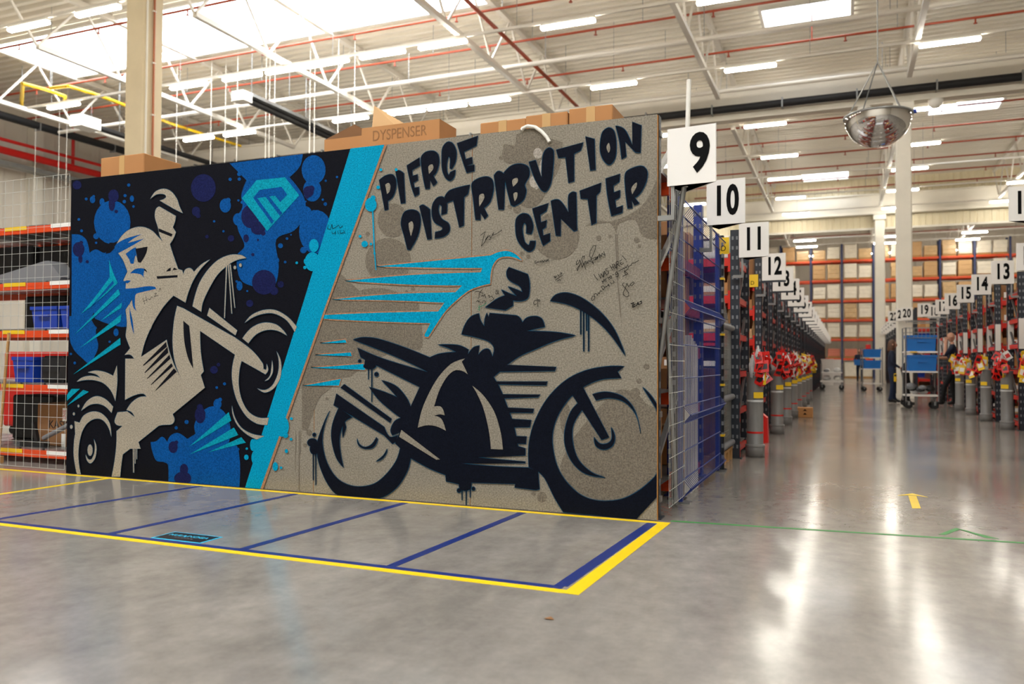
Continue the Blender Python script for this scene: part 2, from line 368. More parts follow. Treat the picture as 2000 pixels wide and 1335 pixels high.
skylight(-14, 8, -8, -5.25, 18, 'unseen long skylight band added to light the mural from the front')  # made-up glowing band outside the view, gives the board its frontal light
# LED lamps on rails
L_h = MB().cbox((-.62, -.055, .03), (.62, .055, .09), .012).mesh('housing', WHITE)
L_d = MB().cbox((-.62, -.065, -.035), (.62, .065, .03), .02).mesh('diffuser', DIFF)
rowname = {}
def lamp(x, y, where, z=8.3):
    t = thing('led_lamp', 'glowing white LED batten lamp ' + where, 'lamp', (x, y, z), group='LED batten lamps ' + where)
    put('housing', L_h, t); put('diffuser', L_d, t)
rail_m = None
def rail(y, x0, x1, where, z=8.42):
    t = thing('lighting_rail', 'thin white lighting rail carrying lamps ' + where, 'rail', (0, y, z))
    MB().box((x0, -.03, -.03), (x1, .03, .03)).build('rail', STEEL, t)
    x = x0+1
    while x < x1: MB().cyl((x, 0, 0), (x, 0, 1.6), .006, n=5).build('hanger_rod', GALV, t); x += 4.9
ROWS = [(-8.5, [-9, -4.5, 0, 4.5, 9], 'added out of view over the floor far from the mural'), (-4.2, [-13, -9, -4.5, 0, 4.5, 9], 'added out of view over the empty floor before the mural'),  # both rows are outside the view, added to light the hall
 (0., [-18, -13.5, -9, -5, -.6, 3.6, 8], 'in the row right above the mural board'),
 (3.6, [-18, -13.5, -9.5, -5.5, -1, 3.3, 7.7], 'in the second row behind the mural board'),
 (7.4, [-21, -15.6, -13.5, -9, -5, -1, 3.3, 7.7], 'in the row at the cream column'),
 (11.7, [-19.9, -15.2, -13.4, -12.0, -10.76, -9.18, -7.56, -4.5, -1.1, 3.3, 7.7], 'in the row beside the long skylight'),
 (15.85, [-18.8, -17.1, -12.85, -10.9, -9.55, -8.2, -4.6, -1.1, 3.3, 7.7, 12.1], 'in the row before the black drain pipe'),
 (21.05, [-12, -8, -4.6, -1.2, 3.4, 7.8, 12.2], 'in the row behind the girder'),  # leftmost two lamps are hidden from view, added only for light
 (25.2, [-5.5, -1.07, 3.4, 7.8, 12.2], 'in the second row past the girder'), (28.9, [-5.5, -1.15, 3.35, 7.8, 12.2], 'in the third row past the girder'),
 (33.0, [-5.5, -1.15, 3.35, 7.8, 12.2], 'in the fourth row past the girder'), (37.2, [-5.5, -1.15, 3.35, 7.8, 12.2], 'in the last row before the header'),
 (42.5, [-1.15, 3.35, 7.8, 12.2], 'in the first row beyond the header'), (46.6, [-1.15, 3.35, 7.8, 12.2], 'in the second row beyond the header'),
 (49.4, [-1.15, 3.35, 7.8, 12.2], 'in the third row beyond the header'), (54.2, [-1.15, 3.35, 7.8, 12.2], 'over the far pallet racking')]
for y, xs, where in ROWS:
    rail(y, min(xs)-1.5, max(xs)+3, where)
    for x in xs: lamp(x, y, where)
# thin drop rods over the work area behind the board
for i, u in enumerate([70, 116, 131, 345, 412, 440, 463, 519, 526, 536, 605, 614, 660, 692]):
    p = ony(u, 240, 13.9+(i % 3)*.15); o = MB().cyl((0, 0, 0), (0, 0, 10.22-2.2), .009, n=6).build('drop_conduit', STEEL, None, (p.x, p.y, 2.2))
    tag(o, 'thin white cable conduit dropping from the roof behind the mural board', 'conduit', 'drop conduits behind the mural board')
# speakers under girder
for x in (1.6, 3.4):
    t = thing('ceiling_speaker', 'half round white speaker under the cream girder', 'speaker', (x, 20.05, 8.2), group='speakers under the girder')
    MB().lathe([(0, -.2), (.1, -.18), (.17, -.1), (.19, 0), (.19, .04), (0, .04)], 16).build('bowl', WHITE, t); MB().cyl((0, 0, 0), (0, 0, .05), .03, n=8).build('stem', GALV, t)
# hanging dome mirror
t = thing('dome_mirror', 'chrome half dome safety mirror hung on chains above the aisle', 'mirror', (1.587, 10.0, 5.12))
r = .53
MB().lathe([(r*math.cos(a), -r*.98*math.sin(a)) for a in [i*math.pi/2/14 for i in range(14)]]+[(.001, -r*.98)], 40).build('dome', CHROME, t)
MB().lathe([(r-.02, -.015), (r+.015, -.015), (r+.015, .02), (r-.02, .02), (r-.02, -.015)], 40).build('rim', GALV, t)
MB().lathe([(.001, .05), (r*.6, .03), (r, .01)], 32).build('back_plate', GREYP, t)
for k in range(4):
    a = math.pi/4+k*math.pi/2-.2; MB().cyl((r*math.cos(a), r*math.sin(a), .02), (0, 0, .93), .011, n=6).build('chain', GALV, t)
MB().cyl((0, 0, .93), (0, 0, 5.0), .012, n=6).build('hanging_chain', GALV, t)
MB().cyl((r, 0, .03), (r+.06, 0, .03), .035, n=10).build('blue_clip', BINNAVY, t)
# ================================================================== mural board
FR = {'1': (130, 340, 3.5088), '2': (120, 600, 3.4483), '3': (700, 220, 3.3333), '4': (590, 480, 2.8169), '5': (590, 640, 2.8169), '6': (900, 480, 9.524), '7': (1100, 460, 8.342), '0': (0, 0, 1.0)}
HB = 2.475
board = thing('mural_board', 'large wooden board painted with motorcycles and dark graffiti lettering', 'mural', (0, 0, 0))
MB().box((-5.0, 0.021, 0), (0, 0.024, HB)).build('backing_sheet', OSB, board)
for i in range(4):
    a, b = -5+1.25*i, -5+1.25*(i+1)
    mb = MB(); g = .002
    mb.box((a+g, 0, 0.004), (b-g, .021, HB), 1); o = mb.build('board_panel', [PGREY, OSB], board)
    for p in o.data.polygons: p.material_index = 0 if p.normal.y < -.5 else 1
def parse(s, fr):
    x0, y0, k = FR[fr]; out = []
    for tk in s.replace(')', ' ').replace('(', ' ').split():
        c = tk.endswith('c'); a, b = tk.rstrip('c').split(','); out.append(((x0+float(a)/k, y0+float(b)/k), c))
    return out
def smooth(pts, sub=5):
    n = len(pts); out = []
    for i in range(n):
        (p1, c1), (p2, c2) = pts[i], pts[(i+1) % n]
        p0 = pts[i-1][0]; p3 = pts[(i+2) % n][0]
        out.append(p1)
        if c1 and c2: continue
        t1 = (0, 0) if c1 else ((p2[0]-p0[0])/2, (p2[1]-p0[1])/2)
        t2 = (0, 0) if c2 else ((p3[0]-p1[0])/2, (p3[1]-p1[1])/2)
        L = math.hypot(p2[0]-p1[0], p2[1]-p1[1])
        def cl(t):
            q = math.hypot(*t); return t if q <= L or q == 0 else (t[0]*L/q, t[1]*L/q)
        t1, t2 = cl(t1), cl(t2)
        if c1: t1 = ((p2[0]-p1[0])*1.5-t2[0]*.5, (p2[1]-p1[1])*1.5-t2[1]*.5)
        if c2: t2 = ((p2[0]-p1[0])*1.5-t1[0]*.5, (p2[1]-p1[1])*1.5-t1[1]*.5)
        for k in range(1, sub):
            t = k/sub; h = (2*t**3-3*t*t+1, t**3-2*t*t+t, -2*t**3+3*t*t, t**3-t*t)
            out.append(tuple(h[0]*p1[j]+h[1]*t1[j]+h[2]*p2[j]+h[3]*t2[j] for j in (0, 1)))
    return out
def clampb(p): return (min(max(p.x, -4.998), -.002), p.z if p.z > .004 else .004)
LAY = .0012; _PI = [0]
def paint(name, m, polys, layer, halo=None, hw=.0045, parent=None):
    """polys: list of (frame, string) or photo point lists; flat paint film on the board"""
    if len(polys) > 1:
        r = None
        for q in polys: r = paint(name, m, [q], layer, halo, hw, parent)
        return r
    mb = MB(); hb = MB(); _PI[0] += 1; y = -LAY*layer-.0004-(_PI[0] % 29)*.00003
    for q in polys:
        pts = smooth(parse(q[1], q[0])) if isinstance(q, tuple) else q
        w2 = []
        for u, v in pts:
            c = clampb(ony(u, v, 0)); c = (c[0], min(c[1], HB-.001))
            if not w2 or math.hypot(c[0]-w2[-1][0], c[1]-w2[-1][1]) > .0008: w2.append(c)
        if math.hypot(w2[0][0]-w2[-1][0], w2[0][1]-w2[-1][1]) < .0008: w2.pop()
        area = sum(w2[i][0]*w2[(i+1) % len(w2)][1]-w2[(i+1) % len(w2)][0]*w2[i][1] for i in range(len(w2)))
        if area < 0: w2.reverse()
        # triangulate robustly
        from mathutils.geometry import tessellate_polygon
        tr = tessellate_polygon([[Vector((a, b, 0)) for a, b in w2]])
        fs = []
        for t in tr:
            a, b, c = [w2[i] for i in t]
            cr = (b[0]-a[0])*(c[1]-a[1])-(b[1]-a[1])*(c[0]-a[0])
            fs.append(tuple(t) if cr > 0 else tuple(reversed(t)))
        mb.add([(a, y, b) for a, b in w2], fs)
        if halo:
            n = len(w2); inn = []
            for i in range(n):
                a, b, c = w2[i-1], w2[i], w2[(i+1) % n]
                d1 = Vector((b[0]-a[0], b[1]-a[1])).normalized(); d2 = Vector((c[0]-b[0], c[1]-b[1])).normalized()
                t = d1+d2; t = t.normalized() if t.length > .2 else d1
                nx, nz = t.y, -t.x
                inn.append((min(max(b[0]+nx*hw, -4.998), -.002), min(max(b[1]+nz*hw, .004), HB-.001)))
            o = [(a, -LAY*layer-.00022, b) for a, b in inn]; i_ = [(a, -LAY*layer-.00022, b) for a, b in w2]
            hb.add(o+i_, [(i, (i+1) % n, n+(i+1) % n, n+i) for i in range(n)])
    ob = mb.build(name, m, parent or board)
    if halo: hb.build(name+'_edge', halo, ob)
    return ob
def circ(fr, cx, cy, rx, ry=None, n=22):
    x0, y0, k = FR[fr]; ry = ry or rx
    return [(x0+(cx+rx*math.cos(2*math.pi*i/n))/k, y0+(cy+ry*math.sin(2*math.pi*i/n))/k) for i in range(n)]
# --- dark ground of the left half
paint('dark_ground', PDARK, [('0', '140,340c 690,285c 600,570c 488,970c 118,970c')], 1)
# --- blue splashes
blue = [('1', '38,412c 100,418 140,455 160,540c 205,515 262,540 285,495c 300,470 430,420c 480,520c 520,700c 480,900c 425,1040c 367,1044 270,1019 209,993c 209,1060c 36,1060c')]
blue += [circ('1', 315, 330, 125, 150), circ('1', 245, 190, 17, 25), circ('1', 398, 188, 12), circ('1', 205, 425, 20), circ('1', 180, 175, 18, 24), circ('1', 188, 152, 9),
  circ('1', 137, 170, 10), circ('1', 86, 310, 9), circ('1', 428, 75, 11), circ('1', 403, 147, 11), circ('1', 450, 168, 14, 22), circ('1', 461, 222, 9), circ('1', 105, 388, 10), circ('1', 205, 470, 8)]
blue += [('0', '449,319c 592,300c 586,325 566,346c 594,385 596,420 575,450 540,468 545,520 535,560 500,560 470,545 463,500 478,480 466,450 463,425 474,405 472,380 482,352c')]
blue += [circ('1', 1300, 620, 130, 140), circ('1', 1440, 590, 20), circ('1', 1468, 490, 17), circ('1', 1175, 310, 32, 42), circ('1', 1640, 260, 40), circ('1', 1090, 215, 38, 48), circ('1', 1110, 178, 16),
  circ('1', 1123, 36, 11), circ('1', 1186, 34, 11), circ('1', 1185, 0, 14), circ('1', 1180, 180, 8), circ('1', 1204, 193, 10), circ('1', 1013, 323, 8), circ('1', 1077, 391, 8), circ('1', 1512, 441, 9), circ('1', 1500, 602, 9), circ('1', 1540, 415, 6),
  circ('1', 1187, 765, 20, 32), circ('1', 1168, 735, 9), circ('1', 1240, 800, 7), circ('1', 1710, 395, 115, 150), circ('1', 1625, 520, 22), circ('1', 1685, 110, 62, 78), circ('1', 1695, -30, 82, 100), circ('1', 1775, 205, 12), circ('1', 1758, 175, 8), circ('1', 1640, 188, 6), circ('1', 1778, 46, 8), circ('1', 1855, 20, 8)]
blue += [('2', '55,60c 440,0c 440,130c 395,130 300,105 240,80c 235,180 250,260 225,330 190,378 140,340 90,290 60,220'), circ('2', 370, 168, 17, 26), circ('2', 327, 231, 8), circ('2', 92, 374, 9), circ('2', 66, 313, 8)]
blue += [('2', '603,905c 640,900 680,870 715,905c 740,860 790,845 850,885c 905,850c 900,780 950,700 1020,665 1085,690 1120,740 1140,800c 1150,870 1190,945 1205,1060 1200,1230c 722,1190c 720,1060 690,1040 640,1030 612,960'),
  circ('2', 1053, 650, 27, 35), circ('2', 1071, 620, 13), circ('2', 775, 810, 11), circ('2', 845, 771, 14), circ('2', 1048, 539, 9), circ('2', 1100, 514, 10), circ('2', 1000, 680, 11), circ('2', 1188, 955, 12)]
paint('blue_splash', PBLUE, blue, 2)
navy = [circ('1', 940, 95, 85, 95), circ('1', 890, 255, 28, 32), circ('1', 905, 285, 16), circ('1', 1355, 740, 82, 85), circ('1', 1425, 800, 28), circ('1', 1470, 755, 22), circ('1', 1258, 885, 24), circ('1', 1130, 440, 22), circ('1', 325, 150, 36, 45),
  circ('1', 965, 428, 12), circ('2', 1030, 420, 26), circ('2', 1060, 385, 12), circ('1', 75, 75, 30)]
navy += [circ('1', 1262, 290, 62, 80), circ('1', 1315, 370, 50, 45), circ('1', 1350, 405, 16), circ('1', 1233, 440, 19, 28), circ('1', 1314, 451, 8), circ('1', 1279, 551, 11), circ('1', 1660, 120, 36, 38), circ('1', 1680, 100, 22), circ('1', 1650, 155, 14),
  circ('1', 85, 515, 40, 50), circ('1', 98, 580, 14, 28), circ('1', 145, 599, 11), circ('1', 104, 468, 12), circ('1', 313, 205, 22, 48), circ('1', 343, 256, 12), circ('2', 937, 725, 36, 55), circ('2', 935, 670, 20), circ('2', 755, 940, 31, 40), circ('2', 777, 908, 13), circ('2', 820, 1150, 58, 45), circ('2', 828, 1090, 28, 38)]
paint('navy_splash', PNAVY, navy, 3)
paint('dark_splash', PDARK, [('1', '285,490c 300,470 330,468 432,420c 400,440c 300,540c 270,545c'), ('1', '170,990c 190,950 195,985 215,1000 240,1035 205,1045'), ('2', '1140,870c 1190,850 1225,880 1240,905 1180,930 1130,910c')], 3)
# --- logo
paint('diamond_logo', PCYAN2, [('1', '1205,165c 1305,42c 1500,22c 1598,145c 1378,390c')], 4)
paint('diamond_logo_cutout', PBLUE, [('1', '1283,163c 1328,108c 1478,88c 1516,140c 1468,192c 1432,148c 1310,165c'), ('1', '1283,163c 1310,163c 1425,322c 1410,340c'), ('1', '1365,152c 1390,150c 1484,268c 1466,287c')], 5)
# --- cyan slash
paint('cyan_slash', PCYAN, [('0', '686,285c 752,280c 636,600c 510,975c 480,975c 591,600c')]+[circ('1', 1700, 490, 33, 45), circ('1', 1690, 600, 52, 65), circ('1', 1645, 598, 14, 20), circ('1', 1638, 640, 11), circ('1', 1583, 608, 9),
  circ('2', 1350, 930, 62, 66), circ('2', 1293, 925, 17, 40), circ('2', 1330, 1010, 45, 60), circ('2', 1251, 1008, 15, 18), circ('2', 1254, 950, 8), circ('2', 1490, 800, 48, 70), circ('2', 1515, 860, 18), circ('2', 1554, 748, 10), circ('2', 1551, 886, 10), circ('2', 1520, 966, 11, 14), circ('2', 1445, 1070, 18, 30), circ('2', 1484, 1078, 9),
  circ('3', 85, 600, 38, 45), circ('3', 100, 555, 16), circ('3', 15, 805, 10), circ('3', 45, 855, 21), circ('3', 86, 855, 9), circ('3', 150, 372, 10), circ('3', 250, 372, 10), circ('3', 133, 487, 12), circ('3', 109, 916, 7)]+[('3', '93,640c 102,640c 112,900c 122,1025c 116,1025c 104,900c')], 7)
paint('tan_edge_line', PTAN, [('0', '752,280c 757,280c 640,600c 515,975c 509,975c 635,600c')], 6)
# --- cyan shards
paint('cyan_shard', PCYAN2, [('1', '295,585c 322,670 355,745c 240,850 100,960c 200,840 300,705c'), ('1', '358,787c 372,822c 51,1106c'), ('1', '383,878c 380,915c 238,1005c'), ('1', '380,958c 373,1012c 92,1192c'), ('2', '400,205c 402,250c 80,453c'),
  ('2', '128,548c 40,628c 36,588c 72,548c'), ('2', '150,555c 188,568c 40,662c'), ('2', '1130,705c 1147,762c 860,940c'), ('2', '1165,808c 1195,858c 865,990c'), ('2', '1215,873c 1245,910c 990,975c')], 4)
paint('shard_gap', PBLUE, [('1', '135,950c 322,728c 330,748c')], 5)
# --- beige rider and stunt motorcycle
stunt = [('1', '580,172c 612,125 650,105 690,104 730,125 765,175 780,220 803,268c 755,245 645,182c 668,175 690,160c 682,142 655,136 620,142'),
 ('1', '612,280 620,240 642,222c 756,288c 750,325 735,365c 756,398c 740,440 715,480c 690,482 670,467c 645,420 632,360 617,315'),
 ('1', '352,476c 385,425 430,385 490,363 545,366 595,390 630,425 670,467c 715,480c 735,545 765,630c 772,650c 800,660c 808,688c 820,655 848,643 870,655c 880,670c 930,620 990,585c 930,645 880,720 845,800 822,880c 740,832c 690,885 640,950 600,1020 583,1062c 440,1062c 425,1000 412,930c 470,840c 412,782c 415,745c 397,728c 410,700 425,668c 415,640 395,590 362,542c'),
 ('1', '870,905c 885,840 920,740 980,650 1050,585 1130,553 1200,555 1238,575c 1170,590 1110,625 1040,690 980,790 940,880 930,943c'),
 ('2', '440,20c 690,0c 620,115 570,230 543,333c 715,218c 735,300 765,385 800,455 835,512c 972,540c 755,718c 768,755 750,785 690,790 660,797c 525,905c 540,950c 470,950c 420,988c 410,1060 402,1138c 345,1138c 365,1030 377,920 378,832c 418,797c 380,790 365,765 385,705c 450,700c 500,737c 480,705 445,690c 480,640 530,605 580,600c 555,580 500,590 435,622c 437,345c 497,345c 470,318 432,320c 470,275c 450,225 440,190 448,110'),
 ('2', '786,-10c 830,8c 1170,200c 1290,290 1360,375 1366,412c 1385,418 1388,380c 1398,420 1380,450c 1220,360c 1205,420 1200,520 1220,620 1265,700 1330,740 1402,742c 1392,790c 1320,780 1250,730 1190,630 1160,520 1155,420 1175,318c 940,158c 945,300 965,430c 945,455c 972,540c 835,512c 795,440 765,340 755,220 765,90'),
 ('2', '1003,4c 1190,155c 1178,188c 988,55c'),
 ('2', '185,437c 240,425 300,435 355,460c 380,390c 383,500 370,630c 340,560 290,510 230,490 170,488 110,500c 150,470 210,460 270,475c 240,450'),
 ('2', '140,695c 180,630 240,597 300,615 355,668c 345,710c 300,665 250,648 200,655 160,680'),
 ('2', '112,1130c 90,1000 92,900 100,850c 95,765c 130,775c 160,725 220,700 280,715 330,775 343,870c 320,800 280,755 230,750 180,780 145,840 125,930 122,1020 138,1128c'),
 ('2', '225,885c 243,940 235,1010 205,1048 180,1030 170,990c 190,1022 210,1020 228,980 232,930'),
 ('2', '1240,105c 1290,50 1370,18 1450,20 1530,65 1590,130c 1577,165c 1520,85 1440,42 1370,42 1300,65'),
 ('2', '1225,208c 1290,135 1370,103 1450,115 1500,155 1525,190c 1460,157 1390,152 1320,180 1265,242c'),
 ('2', '1455,295c 1485,370 1480,470 1440,540 1380,572 1325,545c 1380,555 1430,520 1465,440 1470,360'),
 ('2', '1425,355c 1430,430 1405,480 1375,495c 1410,460 1420,410'),
 ('2', '1155,660c 1175,740 1220,810 1290,850 1372,865c 1320,888c 1250,850 1190,790 1160,720')]
stunt += [circ('2', 200, 960, 17, 38), circ('2', 122, 663, 6, 9), circ('2', 91, 716, 7, 10), circ('2', 74, 803, 9, 13), circ('1', 1160, 640, 9, 12), circ('1', 1198, 624, 9, 12)]
stunt += [('1', '%d,620c %d,620c %d,%dc %d,%dc' % a) for a in [(1100, 1108, 1092, 985, 1086, 985), (1112, 1120, 1142, 955, 1136, 955), (1124, 1132, 1163, 915, 1157, 915)]]
stunt += [('2', '%d,950c %d,950c %d,%dc %d,%dc' % a) for a in [(488, 495, 497, 1110, 490, 1110), (500, 506, 506, 1050, 501, 1050), (512, 517, 517, 1020, 512, 1020)]]
paint('stunt_motorcycle_painting', PBEIGE, stunt, 8, PTEAL, .004)
dk = [('1', '638,372c 735,412c 727,430c 640,395c'), ('1', '480,512c 563,497c 553,545 517,607c 497,600 490,560c'), ('1', '690,668c 705,650 722,640c 722,662c'), ('1', '735,657c 745,640c 770,655c'), ('1', '623,700c 768,692c 768,708c 630,718c'), ('1', '520,648c 545,650 562,674c'),
 ('2', '555,390c 712,232c 718,265c 563,392c'), ('2', '565,440c 722,265c 727,305c 572,440c'), ('2', '583,478c 735,318c 742,345c 590,478c'), ('2', '608,520c 748,375c 758,395c 615,520c'), ('2', '638,560c 765,410c 785,432c 645,558c'),
 ('2', '828,90c 868,125c 880,250 895,412c 860,340 835,230'), ('2', '540,265c'), ]
dk = [d for d in dk if len(d[1].split()) > 2]
paint('dark_detail', PDARK, dk, 9)
bl = [('1', '352,477c 420,440 525,412c 470,440 428,472c 540,442c 450,495 362,542c 335,500c'), ('1', '412,547c 480,502 484,535 492,575c 480,560 468,613c 448,612 437,585'), ('1', '443,680c 480,650 525,645 540,655 535,690 540,715c 520,690 480,680'), ('1', '397,738c 420,728 450,730c 425,750c'),
 ('1', '412,785c 480,780 560,768 612,772 622,786c 560,800 490,818 478,835c 476,900 487,938c 465,910 455,850c 440,905 460,1000 470,1100c 445,1000 440,900c 415,830'), ]
paint('blue_detail', PBLUE, bl, 9)
# --- right half: brown grey clouds
cl = [('0', '740,300c 640,598c 520,950c 640,950c 600,850 610,790 640,760 690,745 745,720 800,690 825,660 830,600 800,560 790,520 800,480 780,440 745,400 735,360')]
cl = [circ('3', 225, 700, 100, 110), circ('3', 195, 965, 150, 150), circ('3', 120, 1260, 210, 120), circ('3', 1290, 800, 150, 155), circ('3', 990, 270, 55, 62), circ('3', 930, 295, 14), circ('3', 960, 222, 18), circ('3', 1110, 450, 120, 170), circ('3', 1033, 630, 26), circ('3', 985, 612, 14), circ('3', 1065, 915, 13), circ('3', 1107, 935, 14), circ('3', 1565, 815, 16), circ('3', 1638, 805, 12), circ('3', 1812, 828, 18), circ('3', 1830, 868, 10), circ('3', 355, 1147, 14), circ('3', 315, 1165, 10), circ('3', 60, 790, 16)]
cl += [('3', '1030,140c 1170,100c 1250,170c 1330,190c 1290,400 1120,560 1040,420 1010,330'), ('3', '1480,735c 1560,700 1640,720 1680,790c 1700,720 1800,700 1850,800 1945,820c 1945,430c 1850,600 1700,690')]
cl += [('4', '200,140c 330,260c 640,300c 660,560 560,560 460,600 260,720c 5,731c 120,405c'), ('5', '0,190c 300,20c 560,60c 260,240 160,330 100,380 60,470 30,560 0,560c')]
cl += [circ('5', 1895, 213, 17), circ('5', 1855, 293, 15), circ('5', 1835, 355, 26), circ('5', 1320, 930, 26, 30), circ('5', 1275, 912, 12), circ('5', 138, 390, 9), circ('5', 40, 575, 16), circ('5', 18, 645, 11), circ('5', 1450, 500, 30, 90), ('5', '1640,430c 1750,340 1850,370 1900,420 1960,440c 1960,800c 1850,890 1750,940 1640,945 1520,900 1440,820 1420,760c 1470,640 1560,520')]
paint('brown_cloud', PGREY2, cl, 1)
paint('light_cloud', PGREY3, [circ('3', 1170, 265, 30, 35), circ('3', 1150, 450, 36, 40), circ('3', 1160, 483, 16), circ('3', 1205, 360, 26, 60)], 2)
paint('grey_drip', PDRIP, [('3', '1672,790c 1678,790c 1684,930c 1690,1080c 1712,1332c 1706,1332c 1684,1080c'), ('3', '1684,790c 1689,790c 1694,960c 1690,960c'), ('2', '1578,830c 1581,830c 1578,1098c 1575,1098c'), ('2', '1600,830c 1604,830c 1604,1220c 1600,1220c'), ('2', '1612,830c 1615,830c 1612,990c 1609,990c')], 2)
# --- speed lines
paint('cyan_speed_line', PCYAN, [('4', '412,113c 700,85 1040,52c 1080,35 1130,28 1175,45 1212,82c 1150,60 1090,65 1055,100 1040,150 1037,208c 985,220 920,245 850,300 790,360 735,440 697,500c 678,500c 675,488c 708,425c 400,415 110,400c 112,380c 400,368 750,360c 785,313c 500,300 170,295c 500,265 845,255c 882,218c 600,213 240,193c 600,160 985,145c 993,122c 700,120'),
  ('4', '103,535c 240,515c 248,533c'), ('4', '75,600c 270,585c 277,607c'), ('4', '52,670c 340,648c 350,682c'), ('5', '8,318c 215,280c 205,317c')], 4, PTAN, .008)
# --- motorcycle
moto = [('6', '905,400c 1250,530c 1280,640 1290,780 1270,930 1230,990 1150,1020 1060,1025 980,1015c 980,1110c 835,1195c 460,1145c 560,1070 680,985 830,920c 790,860 765,815c 900,880 1050,935c 960,840 885,755c 1050,815 1150,860c 1130,790 1080,735 990,690 920,645 870,580 860,480'),
 ('5', '880,35c 900,-20 930,-60 975,-79c 985,-40 1005,-8c 1008,-50 1020,-83c 1028,-60c 1035,-81c 1180,-68c 1200,-56 1215,-30c 1240,-56 1285,-64 1320,-50 1337,-6c 1290,4 1240,17c 1400,24 1508,42c 1400,70 1290,115 1200,155 1130,203c 1400,215c 1392,236c 1090,240c 1055,270c 1090,330 1130,430 1165,530 1190,650c 1230,662c 1230,700c 970,712c 1230,735c 1228,742c 885,745c 1060,760 1245,768c 1300,785c 1308,885c 1290,890c 1172,876c 1175,857c 935,850c 925,885c 890,890 865,858c 795,842c 792,808c 700,770 595,712c 515,633c 540,575c 500,590c 490,560 510,515 545,495c 430,400 372,325c 450,350 525,380c 490,340 440,288c 520,320 575,380 600,432c 650,325c 480,240 410,205c 385,225 345,215c 350,175c 325,160c 308,110c 450,170 695,243c 600,195 450,130 283,65c 340,52 420,60 560,105 705,163c 760,142 850,132c 800,108 750,92c 860,95 918,120c 915,145c 945,108 978,98c 972,148c 1000,120 1030,118 1050,158c 1058,110 1030,75 960,52'),
 ('5', '235,310c 495,500c 487,520c 215,328c'), ('5', '192,362c 177,425c 205,440c 455,590c 500,637c 520,625c 530,590c 490,600 470,580 455,545c'),
 ('5', '1070,295c 1352,295c 1345,315c 1080,310c'), ('5', '1105,365c 1312,367c 1300,380c 1110,387c'), ('5', '1130,438c 1277,445c 1272,466c 1140,465c'), ('5', '1150,500c 1262,507c 1255,545c 1155,545c'), ('5', '1170,595c 1237,597c 1233,637c 1175,635c'),
 ('5', '155,455c 120,530 85,640 95,740 140,850 200,920 290,940 430,935 520,880 580,790 600,715c 545,650c 520,730 460,810 390,860 290,870 200,830 140,740 115,630 125,540'),
 ('5', '205,438c 170,530 165,610 190,710 232,768c 215,690 210,600 235,520 278,490c'), ('5', '235,505c 225,560 228,603c 245,545c'), ('5', '305,607c 320,640 350,655 385,640 412,601c 420,612c 395,655 350,664 315,645'), ('5', '470,665c 450,700 410,733c 445,718 468,685'),
 ('5', '1250,765c 1250,640 1280,520 1350,390 1450,290 1560,235 1680,212 1775,212c 1737,240c 1757,275c 1640,285 1540,330 1470,390 1410,480 1380,580 1385,680 1410,770 1460,850 1540,920 1640,950 1760,940 1860,890 1960,800c 1960,930c 1840,1052c 1440,1012c 1390,930 1340,830 1303,790c'),
 ('5', '1600,365c 1680,352 1770,380 1830,450 1865,580c 1840,480 1780,410 1700,385 1620,398c'), ('5', '1530,405c 1480,460 1448,560 1450,650 1490,740 1560,800 1670,822c 1590,790 1520,720 1490,620 1495,530 1550,440c'),
 ('5', '1490,370c 1545,322c 1690,600c 1650,615c'), ('5', '1608,600c 1620,650 1665,668 1710,645 1722,595 1702,545c 1705,610 1680,635 1640,635'), ('5', '1875,325c 1920,370 1960,430c 1960,460c 1910,380'),
 ('4', '1368,303c 1400,268 1460,258 1540,285 1640,360 1720,460 1782,607c 1700,490 1620,410 1530,350 1450,318')]
moto += [('4', '%d,350c %d,350c %d,%dc %d,%dc' % (x, x+6, x+6, y, x+1, y)) for x, y in [(1532, 485), (1548, 578), (1564, 465), (1575, 578)]]
moto += [('5', '%d,%dc %d,%dc %d,%dc %d,%dc' % (x, a, x+5, a, x+4, b, x+1, b)) for x, a, b in [(62, 680, 835), (76, 680, 862), (366, 215, 282), (384, 215, 405), (880, 870, 945), (903, 880, 985), (925, 880, 930)]]
moto += [circ('5', 70, 587, 9), circ('5', 60, 630, 28, 22), circ('5', 70, 665, 24, 30), circ('5', 320, 182, 8), circ('5', 412, 255, 11), circ('5', 866, 893, 11), circ('5', 945, 883, 9), circ('5', 375, 210, 34, 16), circ('5', 900, 868, 34, 26)]
paint('motorcycle_painting', PDARK2, moto, 5, PTEAL, .004)
paint('motorcycle_highlight', PGREY, [('5', '640,548c 670,430 740,290 820,200 900,168c 882,185c 915,255c 880,235 840,235 800,270 760,340 730,432c 770,435 788,480c 760,475 730,482c 770,500 795,565c 740,540 690,535'), ('5', '940,318c 1000,370 1060,460 1095,570 1108,668c 1042,665c 1030,560 1000,440 965,360'), ('5', '550,560c 762,722c 742,724c 538,598c')], 7)
